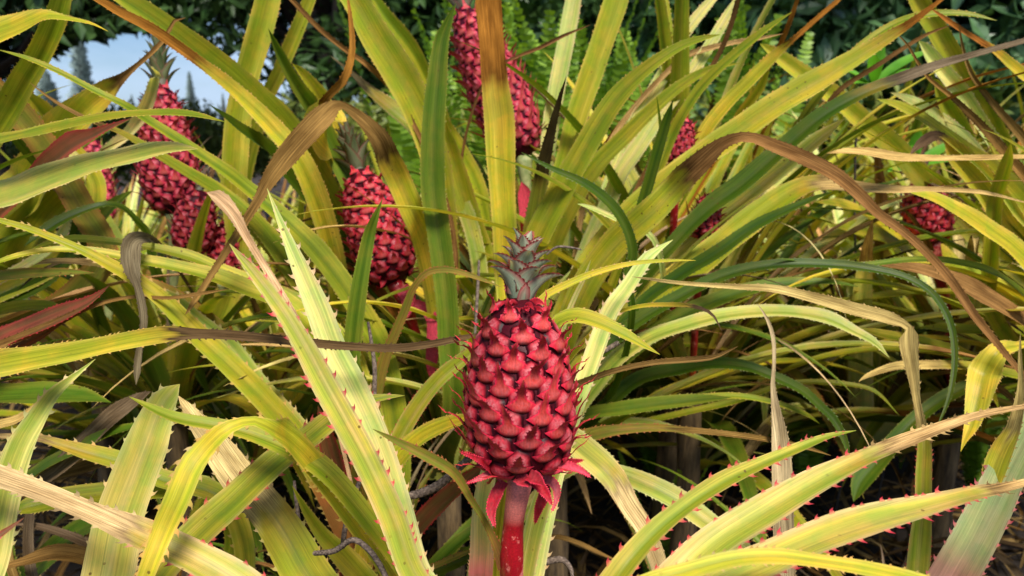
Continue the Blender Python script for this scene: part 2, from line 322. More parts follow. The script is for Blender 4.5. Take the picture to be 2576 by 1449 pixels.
# ------------------------------------------------------------------ fruit, crown, stalk
RT = [(0, .30), (.04, .60), (.10, .80), (.2, .94), (.33, 1), (.48, .985), (.62, .94), (.75, .85), (.86, .70), (.94, .52), (1, .30)]
def rad(t): return np.interp(t, [a for a, _ in RT], [b for _, b in RT])
def frame(A):
    A = unit(A); x = unit(np.cross(A, CF)); y = np.cross(A, x) * -1  # y points away from... fixed below
    y = np.cross(x, A); return x, y, A
def fruit(key, base, top, dr, rpx, crown=None, nfl=105, det=2, phase=0., tone=(1, 1, 1), smat=None, stalk=None, spike=1.0, lab=None, pale=0., tp=0.):
    """base/top seen places, dr=(d_base, d_top), rpx widest half-width as seen at the base distance."""
    par, R, loc = PL[key]; loc = np.array(loc)
    B = at(*base, dr[0]); Tp = at(*top, dr[1]); A = Tp - B; H = np.linalg.norm(A); X, Y, Z = frame(A); Rm = rpx * dr[0] / F
    Mx = np.stack([X, Y, Z], 1)
    tone = np.array(tone)
    # core
    m, k = 28, 24; V = []; Fc = []
    for i in range(k):
        t = i/(k-1); r = rad(t) * Rm * .93 * (1-tp*max(0, t-.4)/.6)
        for j in range(m): a = 2*PI*j/m; V.append((r*math.cos(a), r*math.sin(a), H*t))
    for i in range(k-1):
        for j in range(m): Fc.append((i*m+j, i*m+(j+1)%m, (i+1)*m+(j+1)%m, (i+1)*m+j))
    Fc += [tuple(range(m))[::-1], tuple(range((k-1)*m, k*m))]
    V = B + np.array(V) @ Mx.T - loc
    fo = mesh_obj('fruit', V, Fc, FRUIT, par, np.tile([*(np.array((.05, .002, .006)) * tone), 0.], (len(V), 1)), label=lab)
    # evenly spread fruitlets by surface area, golden angle apart
    tt = np.linspace(.015, .985, 400); ar = np.cumsum(rad(tt)); ar = (ar - ar[0]) / (ar[-1] - ar[0])
    ga = 2.399963; area = 2*PI*Rm*H*rad(tt).mean(); s0 = math.sqrt(area / nfl) * 1.13
    items = []
    for i in range(nfl):
        t = np.interp((i + .5) / nfl, ar, tt); th = phase + i * ga; r = rad(t) * Rm * .93 * (1-tp*max(0, t-.4)/.6)
        dt = .02; sl = (rad(min(t+dt, 1)) - rad(max(t-dt, 0))) * Rm / ((min(t+dt, 1) - max(t-dt, 0)) * H)
        rd = np.array([math.cos(th), math.sin(th), 0]); cx = np.array([-math.sin(th), math.cos(th), 0])
        up_ = unit(rd * sl + np.array([0, 0, 1.])); nm = unit(np.cross(cx, up_))
        if nm @ rd < 0: nm = -nm
        items.append((t, rd * r + np.array([0, 0, H*t]), cx, up_, nm))
    rng = np.random.default_rng(int(abs(base[0])) + 3)
    parts = []
    for t, p, cx, uy, nz in items:
        sc = s0 * (1 + rng.normal(0, .035)) * (1 - .35 * max(0, (t-.8)/.2) ** 1.0) * (1 - .15 * max(0, (.1-t)/.1)); a_, b_ = .505*sc, .495*sc; h = .23*sc
        V, Fc, C = [], [], []
        nr, na = (8, 20) if det > 1 else (3, 10)
        def dome(x, y, pw=2.8): r = math.sqrt((x/a_)**2 + (y/b_)**2); return h * (1 - min(r, 1)**pw) - .08*sc
        V.append((0, 0, dome(0, 0))); C.append((.40, .03, .05, .95))
        for i in range(1, nr+1):
            r = (i/nr) ** .8
            for j in range(na):
                q = 2*PI*j/na; hexr = 1 - .07*math.cos(6*q)
                x = a_*r*math.cos(q)*hexr; y = b_*r*math.sin(q)*hexr; V.append((x, y, dome(x/hexr, y/hexr) + rng.normal(0, .008*sc)))
                e = min(1, max(0, (r-.70)/.16)); C.append((.34*(1-e)+.022*e, .010*(1-e)+.001*e, .022*(1-e)+.003*e, 1.0*min(1, max(0, 1-(r-.40)/.36))))  # maroon rim, pushed near black to paint the groove shade between fruitlets
        for j in range(na): Fc.append((0, 1+j, 1+(j+1)%na))
        for i in range(nr-1):
            for j in range(na): a0 = 1+i*na; Fc.append((a0+j, a0+na+j, a0+na+(j+1)%na, a0+(j+1)%na))
        # bract: wraps the lower half, then a pointed flap standing off the dome
        b0 = len(V); nt_, ns = (13, 9) if det > 1 else (8, 5)
        lean = np.interp(t, [0, .1, .45, .7, .85, 1], [.70, .50, .62, 1.0, 1.15, .8]) + rng.normal(0, .13)
        tl = sc * np.interp(t, [0, .25, .55, .85, 1], [.92, .95, .82, .76, .80]) * (1 + rng.normal(0, .08)) * spike; sk = rng.normal(0, .2)
        for i in range(nt_):
            g = i/(nt_-1)
            for j in range(ns):
                s = -1 + 2*j/(ns-1)
                if g <= .5:
                    q = g/.5; wd = a_*min(1.0, .30 + .78*q); yc = -b_*.93*(1-q) + q*(-.27*b_ - .10*b_*s*s)
                    x = s*wd; y = yc if q > .02 else -b_*.93; z = dome(x*.90, y*.90, 5.) + .035*sc*q
                else:
                    q = (g-.5)/.5; wd = a_*(.98*(1-min(1, q/.16))**1.3*.5 + .49*(1-min(1, q/.16))**1.3 + .40*(1-(1-min(1, q/.16))**1.3)*(1-q)**.7); base_y = -.27*b_ - .10*b_*s*s*(1-q)
                    x = s*wd + sk*tl*q*q; y = base_y + tl*q*math.cos(lean*min(1, q*1.6)); z0 = dome(x*.8, min(base_y, b_), 5.)+.06*sc
                    z = max(z0, 0) + tl*q*math.sin(lean*min(1, q*1.5)) + .10*sc*q*(s*s)*(1-q)
                    if det > 1 and abs(s) > .99 and i < nt_-1 and i % 2: x += .02*sc*s; y += .01*sc
                V.append((x, y, z))
                ed = max(0, (abs(s)-.5)/.5); cen = np.array((.36, .06, .03)); red = np.array((.48, .006, .020)); pk = np.array((.70, .022, .070))
                up_q = max(0, (g-.45)/.55); cc = red*(1-.5*(1-ed)) + cen*.5*(1-ed); cc = cc*(1-ed*.8*min(1, g*1.6)) + pk*ed*.8*min(1, g*1.6)
                if g > .93: cc = cc*.6 + np.array((.3, .12, .08))*.4
                lo = max(0, 1-g/.20); cc = cc*(1-min(1, lo*1.4)*.93); C.append((*cc, .36*(1-ed)*(1-lo)*(1 if g < .55 else .35)))  # bract foot darkened as well, painted shade of the groove below
        for i in range(nt_-1):
            for j in range(ns-1): Fc.append((b0+i*ns+j, b0+i*ns+j+1, b0+(i+1)*ns+j+1, b0+(i+1)*ns+j))
        if det > 1:                                      # fine teeth on shoulders and flap
            for i in range(int(nt_*.42), nt_-2):
                for j, sg in ((0, -1), (ns-1, 1)):
                    e0 = np.array(V[b0+i*ns+j]); e1 = np.array(V[b0+(i+1)*ns+j]); m_ = (e0+e1)/2; tip = m_ + np.array((sg*.07*sc, .045*sc, .02*sc))
                    q0 = len(V); V += [tuple(m_+(e0-m_)*.6), tuple(m_+(e1-m_)*.6), tuple(tip)]; C += [(.62, .03, .07, 0)]*2 + [(.62, .12, .12, 0)]; Fc.append((q0, q0+1, q0+2))
        V = np.array(V); W_ = p + V[:, :1]*cx + V[:, 1:2]*uy + V[:, 2:3]*nz
        W_ = B + W_ @ Mx.T; C = np.array(C); C[:, :3] *= tone * (1 + rng.normal(0, .10))
        front = (Mx @ nz) @ unit(C0 - B)
        parts.append((front, W_ - loc, Fc, C))
    parts.sort(key=lambda q: -q[0])
    nsep = 100 if det > 1 else 0
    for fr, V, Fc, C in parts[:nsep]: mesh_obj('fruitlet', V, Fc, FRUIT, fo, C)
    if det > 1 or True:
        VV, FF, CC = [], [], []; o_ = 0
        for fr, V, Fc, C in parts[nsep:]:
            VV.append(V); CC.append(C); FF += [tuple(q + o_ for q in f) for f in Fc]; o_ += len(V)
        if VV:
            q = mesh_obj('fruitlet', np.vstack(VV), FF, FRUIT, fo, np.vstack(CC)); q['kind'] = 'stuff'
    if crown: make_crown(par, loc, crown, det, tone)
    if stalk: make_stalk(par, loc, stalk, R, pale_top=pale, mat=smat)
    return fo

def small_leaf(name, parent, P, W, N, colf, teeth, cup, mat, tcol, loc, alpha=0., th=.002, ns=7):
    n = len(P); T = unit(np.gradient(P, axis=0)); N = unit(N - (N*T).sum(1, keepdims=True)*T); Sd = np.cross(T, N)
    v = np.linspace(-1, 1, ns); hw = W/2
    X = P[:, None] + Sd[:, None]*(v[None, :, None]*hw[:, None, None]) + N[:, None]*((v[None]**2)*cup*hw[:, None])[..., None]
    V = X.reshape(-1, 3); idx = np.arange(n*ns).reshape(n, ns); Fc = [tuple(q) for q in np.stack([idx[:-1, :-1], idx[:-1, 1:], idx[1:, 1:], idx[1:, :-1]], -1).reshape(-1, 4)]
    C = np.array([[(*colf(i/(n-1), vv), alpha) for vv in v] for i in range(n)]).reshape(-1, 4)
    tv, tc_, base = [], [], len(V)
    if teeth:
        for j, sg in ((0, -1), (ns-1, 1)):
            for i in range(max(1, n//5), n-2):
                e0, e1 = X[i, j], X[i+1, j]; m = (e0+e1)/2; b0 = base+len(tv)
                tv += [e0, e1, m + Sd[i]*sg*th*RG.uniform(.7, 1.3) + T[i]*th*.7]; tc_ += [(*tcol, alpha)]*2 + [(*(np.array(tcol)*1.1), alpha)]; Fc.append((b0, b0+1, b0+2))
    if tv: V = np.vstack([V, tv]); C = np.vstack([C, tc_])
    UV = np.column_stack([V[:, 0]*6, V[:, 2]*3]) if mat is LEAF else None
    if mat is LEAF:
        U = np.repeat(np.linspace(0, 1, n)[:, None], ns, 1).ravel(); VV = np.tile(v, n); UV = np.zeros((len(V), 2)); UV[:n*ns, 0] = U*.8 + RG.random()*20; UV[:n*ns, 1] = VV*.35 + RG.random()*20
    return mesh_obj(name, V - loc, Fc, mat, parent, C, UV)

def make_crown(par, loc, cr, det, tone):
    """cr: base px, top px, d_base, d_top, half width px, n leaves, leaf length px, leaf width px, palette"""
    B = at(*cr['b'], cr['d'][0]); Tp = at(*cr['t'], cr['d'][1]); A = Tp - B; H = np.linalg.norm(A); X, Y, Z = frame(A); Mx = np.stack([X, Y, Z], 1); u = cr['d'][0] / F
    co = mesh_obj('crown', *core_cyl(B, Mx, H*.8, cr.get('core', 14)*u, loc), LEAF, par, None, None)
    nC = len(co.data.vertices); a = co.data.color_attributes.new('Col', 'FLOAT_COLOR', 'POINT'); a.data.foreach_set('color', np.tile([.16, .15, .11, 0], nC)); co.data.uv_layers.new(name='UVMap')
    n = cr['n']; rng = np.random.default_rng(5 + int(cr['b'][0])); base_c = np.array(cr.get('c', (.20, .215, .15)))
    k = 13 if det > 1 else 7
    for i in range(n):
        q = (i+.3)/n; th = cr.get('ph', 0) + i*2.399963; rd = np.array([math.cos(th), math.sin(th), 0])
        ln = cr['l']*u*(.92 - .30*q)*(1+rng.normal(0, .06)); wd = cr['w']*u*(1.0 - .45*q)
        e0 = 1.25 + .2*q; e1 = cr.get('e1', .15) + (1.15*q**2.2 if q > .5 else .25*q)     # from nearly upright to splayed
        P = [rd*cr.get('core', 14)*u*.9*(1-.6*q) + np.array([0, 0, H*(.02+.80*q)])]; Ns = []
        for s in range(k):
            g = s/(k-1); el = e0 + (e1-e0)*g**1.9 - .10*math.sin(g*PI); dvec = rd*math.cos(el) + np.array([0, 0, math.sin(el)]); Ns.append(-rd*math.sin(el) + np.array([0, 0, math.cos(el)]))
            if s < k-1: P.append(P[-1] + dvec*ln/(k-1))
        P = np.array(P); g = np.linspace(0, 1, k); W = wd*np.minimum(1, .80+g*1.1)*np.clip(1-g**1.35, 0, 1)**1.0 + .0002
        hue = rng.random()
        def colf(g_, vv, hue=hue):
            c = base_c*(1 + .25*(hue-.5)) * (1 - .2*math.exp(-(vv/.3)**2)); e = max(0, (abs(vv)-.84)/.16); e = max(e, max(0, g_-.90)/.10*.5)
            c = c*(1-e) + np.array(cr.get('ec', (.36, .05, .06)))*e
            if g_ < .25: c = c*(1-.25*(1-g_/.25))
            return c
        small_leaf('crown_leaf', co, B + P @ Mx.T, W, np.array(Ns) @ Mx.T, colf, det > 1, .75, LEAF, cr.get('ec', (.42, .05, .06)), loc, 0., .0022)
def core_cyl(B, Mx, H, r, loc):
    m, k = 14, 6; V = []; Fc = []
    for i in range(k):
        t = i/(k-1); rr = r*(1-.75*t)
        for j in range(m): a = 2*PI*j/m; V.append((rr*math.cos(a), rr*math.sin(a), H*t))
    for i in range(k-1):
        for j in range(m): Fc.append((i*m+j, i*m+(j+1)%m, (i+1)*m+(j+1)%m, (i+1)*m+j))
    Fc.append(tuple(range((k-1)*m, k*m)))
    return B + np.array(V) @ Mx.T - loc, Fc
def make_stalk(par, loc, pts, R, mat=None, pale_top=.0, name='stalk'):
    P = [R] + [at(p[0], p[1], p[3]) for p in pts]; W = [pts[0][2]*pts[0][3]/F] + [p[2]*p[3]/F for p in pts]
    Q, S = crom(np.column_stack([P, W]), 44); C_ = Q[:, :3]; T = unit(np.gradient(C_, axis=0)); X = unit(np.cross(T, CF)); Y = np.cross(X, T); m = 24; V = []; Fc = []; Cc = []
    for i in range(len(C_)):
        r = Q[i, 3]/2; s = S[i]/S[-1]
        node = 1 + .05*math.sin(s*40)
        for j in range(m):
            a = 2*PI*j/m; rr = r*node*(1+.03*math.sin(5*a+s*20)); V.append(C_[i] + X[i]*rr*math.cos(a) + Y[i]*rr*math.sin(a))
            pt = pale_top*np.clip((s-.915)/.02, 0, 1); Cc.append((.36, .006, .014, pt))
    n = len(C_)
    for i in range(n-1):
        for j in range(m): Fc.append((i*m+j, i*m+(j+1)%m, (i+1)*m+(j+1)%m, (i+1)*m+j))
    Fc.append(tuple(range((n-1)*m, n*m)))
    return mesh_obj(name, np.array(V)-loc, Fc, mat or STALK, par, Cc)
def bract_strip(key, parent, pts, d0, d1, up=.2, style='red', cup=.35, name='bract', teeth=True, n=22):
    par, R, loc = PL[key]; loc = np.array(loc); k = len(pts)
    P = np.array([at(p[0], p[1], d0+(d1-d0)*i/(k-1)) for i, p in enumerate(pts)]); W = np.array([p[2]*d0/F for p in pts])
    Q, S = crom(np.column_stack([P, W]), n); P = Q[:, :3]; W = np.maximum(Q[:, 3], .0004); N = unit(unit(C0-P)*(1-up)+np.array([0, 0, 1.])*up)
    cm = {'red': (.30, .004, .012), 'pink': (.60, .05, .08), 'pale': (.42, .07, .08), 'deep': (.22, .004, .01)}[style]
    def colf(g, v): e = max(0, (abs(v)-.7)/.3); return np.array(cm)*(1-.4*e*(style != 'deep')) + np.array((.6, .03, .07))*.3*e
    return small_leaf(name, parent, P, W, N, colf, teeth, cup, FRUIT, (.55, .02, .05), loc, .12, .0012, 9)
# ================================================================== the pineapple plants seen in the photo
plant('H', (1285, 2250, .88), 'pineapple plant nearest the camera, bearing the big sharp red fruit on a red stalk')
plant('L', (330, 1950, 1.02), 'front pineapple plant with a broad clipped pale leaf at the bottom left corner')
plant('M', (930, 1740, 1.18), 'fruitless pineapple plant with red leaf feet just left of the nearest fruit')
plant('G', (-420, 1150, .98), 'pineapple plant whose yellow leaf with long brown tip crosses from the left edge')
plant('K', (-330, 980, 1.22), 'pineapple plant at the left edge with wide pale leaves pointing right below the sky')
plant('B', (440, 1060, 1.58), 'pineapple plant with a tall red fruit and long narrow crown standing against the sky gap')
plant('C', (1130, 1200, 1.38), 'pineapple plant with a tilted dark red fruit and an upright green leaf')
plant('T', (1300, 1080, 1.62), 'pineapple plant with the tall fruit at the top behind a half brown upright leaf')
plant('D', (1400, 1180, 1.50), 'pineapple plant fanning leaves up right, one ending in a twisted brown arch')
plant('E', (2860, 1120, 1.35), 'pineapple plant at the right edge with yellow leaves reaching in, one hanging down')
plant('F', (2210, 1860, 1.05), 'pineapple plant with a bleached dead leaf and a grey green leaf, bottom right')
plant('Q', (2400, 1010, 1.80), 'pineapple plant with the small dark red fruit by the right edge')
plant('U', (640, 1250, 1.95), 'pineapple plant with two short red fruits partly hidden behind leaves, left of centre')
o_ = PL
# ---- nearest plant, right side
L('H', 'hg', .66, .80, [(1545,1465,62),(1632,1358,52),(1717,1284,44),(1817,1217,42),(1917,1170,32),(2017,1127,24),(2084,1100,14),(2154,1083,1)], big=True, up=.5, cup=.7)
L('H', 'h', .66, .84, [(1700,1470,95),(1800,1375,88),(1917,1300,78),(2050,1220,64),(2184,1153,40),(2317,1099,32),(2450,1051,20),(2576,1025,10),(2640,1016,3)], dry=(2200,1148), dc='t', big=True, up=.55, cup=.55, lab='long front leaf with a dry tan tip')
L('H', 'h', .60, .74, [(1780,1490,88),(1930,1420,84),(2050,1366,80),(2184,1319,73),(2317,1283,54),(2450,1247,36),(2517,1233,24),(2600,1212,16),(2680,1194,3)], dry=(2480,1240), dc='t', big=True, up=.55, cup=.55)
L('H', 'y', .56, .58, [(1600,1480,42),(1717,1442,42),(1850,1407,42),(1950,1401,40),(2050,1412,32),(2184,1434,36),(2310,1465,40),(2450,1510,34),(2580,1560,4)], up=.4, cup=.35, lab='yellow arching leaf')
L('H', 'p', .86, .84, [(1208,1480,60),(1212,1390,60),(1213,1310,54),(1222,1220,46),(1240,1150,32),(1256,1080,4)], foot=(1212,1385), fc=(.95,.27,.28), up=.15, big=False, lab='pale leaf with a pink foot behind the stalk')
L('H', 'lg', .86, .86, [(1312,1500,48),(1328,1410,46),(1352,1300,50),(1385,1200,42),(1412,1120,26),(1432,1055,3)], foot=(1312,1480), up=.15)
L('H', 'o', .78, .69, [(1266,1425,34),(1246,1368,22),(1215,1305,15),(1180,1250,18),(1142,1190,25),(1076,1150,27),(1000,1112,18),(937,1079,1)], up=.2, cup=.5, ext=False)
L('H', 'h', .735, .71, [(1065,1490,64),(1032,1433,66),(984,1299,68),(906,1133,66),(813,966,62),(770,883,54),(710,783,42),(635,683,30),(603,645,17),(577,613,1)], big=True, up=.25, cup=.45, lab='long front leaf with a pink tip')
L('H', 'p', .80, .82, [(1090,1500,58),(1048,1433,62),(1009,1299,66),(955,1133,68),(880,966,74),(838,883,68),(801,783,62),(758,683,44),(716,585,22),(672,474,1)], big=True, up=.25, cup=.5, lab='cream leaf behind the pink tipped leaf')
L('H', 'h', .70, .72, [(690,1560,98),(600,1478,90),(500,1418,80),(400,1371,74),(327,1339,66),(233,1298,50),(100,1243,48),(0,1208,52),(-120,1165,40),(-300,1120,4)], dry=(332,1341), dc='w', big=True, up=.6, cup=.5, dsoft=.008, lab='leaf with a bleached brown outer half')
L('H', 'y', .78, .665, [(800,1185,58,.80),(735,1115,60,.76),(680,1078,40,.71),(640,1060,24,.70),(600,1066,28,.69),(560,1086,42,.68),(520,1125,52,.68),(484,1170,62,.67),(447,1256,62,.66),(412,1333,55,.66),(382,1409,46,.65),(360,1470,38,.65),(335,1560,4,.65)], up=.3, big=True, cup=.3, lab='yellow leaf folded over and hanging')
L('L', 'hg', .80, .86, [(380,1480,75),(435,1408,76),(480,1363,76),(533,1313,78),(587,1266,76),(657,1199,72),(710,1153,66),(777,1106,60),(830,1063,52),(885,1028,40),(930,1008,26),(975,999,14),(1018,995,1)], big=True, up=.35, cup=.5)
L('H', 'g', .86, .90, [(815,1510,110),(765,1440,112),(727,1372,106),(690,1312,96),(650,1262,88),(600,1205,84),(560,1150,76),(520,1095,56),(480,1040,34),(448,995,3)], dry=(665,1285), dc='w', big=True, up=.35, cup=.4, lab='broad green leaf with a dry tan outer end')
L('H', 'g', .80, .74, [(860,1230,50),(790,1165,56),(700,1118,50),(620,1088,40),(540,1070,30),(480,1060,28),(430,1048,26),(380,1026,18),(325,998,1)], up=.5, cup=.3)
L('M', 'yg', 1.0, .94, [(920,1470,62),(862,1402,56),(812,1350,38),(772,1290,22),(735,1222,2)], up=.3)
L('M', 'g', .92, .80, [(1130,1080,10),(1190,1030,20),(1250,1000,26)], up=.3) if False else None
# ---- bottom left plant
L('L', 'lg', .80, .84, [(262,1510,120),(277,1433,122),(303,1299,112),(339,1199,106),(371,1116,100),(395,1049,80),(418,1002,60),(452,966,14)], big=True, up=.2, cup=.35, lab='broad pale leaf with a clipped tip')
L('L', 'lg', .76, .84, [(-40,1500,70),(-14,1400,70),(3,1299,70),(25,1199,70),(55,1116,60),(90,1056,46),(132,993,32),(170,960,20),(205,932,10),(240,903,1)], big=True, up=.2, cup=.4)
L('L', 'r', .60, .62, [(-60,1385,30),(-20,1360,20),(10,1338,14),(35,1322,8),(60,1303,1)], up=.3)
L('L', 'g', 1.02, .95, [(520,1230,44),(400,1238,46),(260,1248,50),(130,1266,48),(60,1282,34),(20,1292,3)], up=.6)
L('L', 'yg', 1.0, .95, [(560,1258,50),(400,1206,46),(300,1163,44),(220,1141,38),(150,1119,24),(100,1104,18),(30,1100,16),(-60,1095,3)], dry=(135,1115), dc='t', up=.45, big=True)
L('L', 'r', 1.08, 1.0, [(400,950,24),(300,1010,26),(220,1040,22),(150,1066,14),(100,1085,2)], up=.5, ext=False) if False else None
L('G', 'mg', 1.05, 1.0, [(-80,1010,50),(0,1003,50),(100,1000,52),(200,1003,40),(250,1008,16),(280,1013,1)], up=.6)
L('G', 'o', 1.0, .98, [(-60,1085,26),(0,1070,22),(50,1055,18),(90,1020,8),(100,1005,1)], dall=True, dc='t')
L('L', 'o', 1.1, 1.04, [(90,1240,24),(150,1185,36),(220,1120,42),(285,1058,46),(340,1018,30),(380,985,4)], dall=True, dc='v', up=.5)
L('L', 'mg', 1.12, 1.0, [(20,1270,34),(100,1190,32),(200,1135,30),(280,1095,26),(345,1075,14),(400,1060,1)], up=.6)
L('L', 'mg', 1.15, 1.12, [(40,1500,48),(130,1400,50),(200,1340,48),(260,1310,40),(340,1270,20),(380,1250,2)], up=.5)
L('L', 'o', 1.08, 1.05, [(300,1440,34),(230,1410,42),(140,1395,38),(60,1415,20),(-40,1440,3)], dry=(232,1410), dc='b', up=.6)
L('L', 'o', 1.12, 1.1, [(300,1395,26),(235,1375,25),(160,1345,20),(90,1325,15),(20,1318,2)], dall=True, dc='v', up=.6)
L('L', 'o', 1.14, 1.1, [(60,1230,20),(150,1200,30),(250,1170,34),(320,1150,12)], dall=True, dc='b', up=.6)
# ---- left middle
L('M', 'yg', 1.12, .90, [(890,1370,76),(850,1280,78),(800,1190,70),(740,1100,62),(690,1040,58),(640,985,56),(570,915,56),(500,850,52),(450,800,46),(400,750,40),(330,700,34),(270,665,30),(200,628,20),(120,595,18),(60,573,16),(0,556,13),(-50,540,2)], foot=(800,1190), fc=(.38,.14,.04), big=True, up=.4, cup=.5)
L('M', 'lg', 1.16, 1.08, [(880,1300,62),(830,1190,56),(760,1090,46),(700,1020,42),(650,960,38),(580,870,36),(530,830,34),(480,790,30),(440,750,22),(395,722,3)], up=.35, big=True)
L('M', 'yg', 1.18, .90, [(960,1180,62),(905,1040,65),(850,930,60),(780,830,55),(700,765,48),(620,735,42),(530,700,36),(430,675,30),(330,655,22),(230,636,18),(130,633,16),(50,645,13),(0,660,9),(-25,668,1)], up=.65, cup=.5)
L('M', 'yg', 1.22, 1.0, [(960,1150,55),(900,960,55),(870,890,55),(780,790,45),(700,745,36),(640,718,32),(560,685,30),(480,650,26),(400,630,20),(333,618,16),(260,610,20),(180,606,20),(110,621,13),(68,635,1)], up=.65, cup=.4)
L('U', 'g', 1.35, 1.2, [(930,960,62),(860,870,62),(800,780,62),(740,690,60),(680,612,56),(620,548,46),(575,505,26),(535,482,8)], up=.4)
L('M', 'o', 1.02, .95, [(790,900,10),(750,812,13),(740,795,16),(700,728,18),(660,663,18),(620,598,20),(590,545,30),(550,500,38),(520,484,14)], dall=True, dc='w', up=.4)
L('C', 'y', 1.25, .98, [(1085,680,60,1.3),(1062,590,62,1.25),(1040,540,62,1.2),(998,445,62,1.16),(974,398,60,1.13),(956,354,52,1.1),(924,314,38,1.08),(890,285,27,1.07),(850,265,22,1.04),(820,288,50,1.02),(775,333,56,1.0),(717,400,52,1.0),(672,462,34,1.0),(652,500,24,1.0),(613,563,20,1.0),(567,636,18,1.0),(533,690,16,1.0),(477,776,10,1.0),(466,792,1,1.0)], dry=(976,402), dc='b', up=.25, cup=.3, lab='yellow leaf with a rust brown twisted end folded back down')
L('U', 'y', 1.5, 1.15, [(800,480,50,1.6),(795,430,90,1.5),(815,360,84,1.4),(826,300,56,1.25),(815,275,26,1.17),(812,258,20,1.14),(838,230,18,1.12),(868,197,20,1.1),(886,130,16,1.1),(883,60,12,1.1),(872,-30,3,1.1)], dry=(803,275), dc='u', up=.2)
L('G', 'o', 1.0, .95, [(320,500,14),(330,560,20),(328,620,40),(328,672,40),(340,705,16),(356,760,18),(362,815,16),(350,880,14),(345,935,16),(342,968,1)], dall=True, dc='v', up=.1, ext=False) if False else None
L('U', 'o', 1.3, .95, [(420,640,10,1.2),(370,600,20,1.05),(330,618,44,.97),(332,680,40,.95),(342,708,18,.95),(356,760,20,.95),(362,815,17,.95),(350,880,15,.95),(345,935,17,.95),(342,968,1,.95)], dall=True, dc='v', up=.1, lab='grey dry leaf hanging straight down')
L('G', 'r', 1.02, .98, [(-60,895,50),(30,850,48),(100,820,46),(170,790,38),(220,765,24),(255,738,10),(276,717,1)], up=.45, lab='red edged brownish leaf')
L('G', 'r', 1.04, 1.0, [(-40,905,40),(50,870,40),(120,835,34),(165,808,18),(190,795,2)], up=.45)
L('G', 'o', 1.0, .98, [(150,810,20),(200,785,14),(250,765,10),(330,748,9),(430,750,9),(500,740,10),(572,728,1)], dall=True, dc='b', up=.3)
L('G', 'g', 1.12, 1.1, [(-80,815,34),(-20,795,32),(60,778,28),(120,776,24),(172,781,1)], up=.6)
L('G', 'o', 1.06, 1.02, [(-60,715,34),(0,703,30),(80,695,24),(160,690,18),(246,688,1)], up=.6)
L('U', 'o', 1.2, 1.05, [(420,740,30),(330,700,22),(260,670,17),(200,663,17),(130,661,14),(88,666,1)], dry=(250,668), dc='t', up=.6)
L('U', 'dg', 1.35, 1.2, [(390,680,26),(370,590,16),(345,560,15),(310,525,14),(270,515,14),(200,535,18),(130,570,24),(60,620,3)], up=.5)
L('U', 'mg', 1.35, 1.3, [(225,600,30),(255,560,30),(290,520,24),(335,480,4)], up=.5)
L('K', 'g', 1.45, 1.35, [(-120,760,110),(0,705,120),(70,610,110),(130,530,84),(180,480,40),(215,430,3)], up=.35)
L('K', 'lg', 1.0, .92, [(-140,560,84),(-40,522,86),(60,488,78),(160,450,68),(260,418,56),(350,395,44),(430,378,28),(498,375,1)], up=.55, cup=.3, lab='wide pale leaf at the left edge')
L('K', 'g', .98, .88, [(-120,390,34),(-30,366,30),(30,352,28),(100,335,24),(230,305,20),(333,290,17),(433,286,16),(500,292,12),(567,307,1)], up=.5, cup=.4)
L('M', 'g', 1.25, .98, [(960,900,64),(900,780,58),(800,640,52),(700,540,42),(617,473,34),(567,433,30),(500,388,28),(433,343,24),(360,297,20),(317,268,16),(233,227,16),(150,183,14),(67,147,10),(-5,125,1)], up=.5, cup=.4)
L('M', 'g', 1.28, 1.05, [(800,800,60),(720,660,52),(640,560,40),(560,490,34),(500,453,28),(433,413,24),(367,372,20),(300,333,14),(233,307,10),(133,253,8),(75,208,1)], dry=(270,325), dc='b', up=.5, cup=.4)
L('C', 'g', 1.62, 1.08, [(960,860,80),(930,740,78),(880,610,78),(820,500,78),(760,400,82),(700,320,84),(640,255,76),(570,188,64),(500,133,58),(430,80,54),(330,12,45),(200,-70,3)], up=.35, cup=.45)
L('K', 'r', 1.05, 1.0, [(560,220,3),(480,148,10),(430,112,24),(370,72,26),(300,36,24),(225,-8,20),(120,-60,10)][::-1], dall=True, dc='u', up=.4, ext=False) if False else None
L('U', 'y', 1.25, 1.02, [(760,420,56),(680,320,46),(600,240,36),(540,190,30),(480,145,26),(430,110,25),(370,70,25),(300,34,22),(225,-12,18),(120,-60,3)], dry=(500,160), dc='u', up=.4, cup=.6)
L('K', 'g', 1.2, 1.02, [(-100,480,60),(-30,360,60),(30,262,60),(60,210,60),(90,160,56),(120,100,52),(148,30,50),(168,-50,30),(180,-110,2)], up=.25)
L('K', 'y', 1.05, 1.0, [(-140,170,60),(-40,112,62),(30,84,54),(85,60,38),(120,45,22),(165,48,12),(230,60,6),(272,79,1)], up=.45)
L('U', 'y', 1.4, 1.12, [(40,560,90,1.5),(90,470,92,1.4),(150,370,86,1.3),(217,283,74,1.22),(275,232,50,1.2),(303,205,26,1.18),(340,170,12,1.16),(385,130,11,1.15),(420,90,10,1.15),(436,55,8,1.15),(468,44,1,1.15)], dry=(288,218), dc='b', up=.3, lab='orange yellow leaf with a thin curled brown tip')
L('K', 'r', 1.15, 1.02, [(-20,560,26),(40,500,28),(80,455,32),(130,410,46),(180,370,50),(230,345,27),(280,320,12),(332,297,1)], up=.35, lab='red leaf')
L('B', 'yg', 1.5, 1.38, [(600,620,60),(588,480,62),(592,400,62),(600,300,62),(620,200,58),(640,130,60),(660,60,62),(685,-40,50),(700,-100,3)], up=.2)
L('B', 'yg', 1.6, 1.42, [(590,560,36),(630,380,36),(670,250,34),(700,190,34),(725,130,36),(755,60,34),(790,-30,26),(810,-80,2)], up=.2)
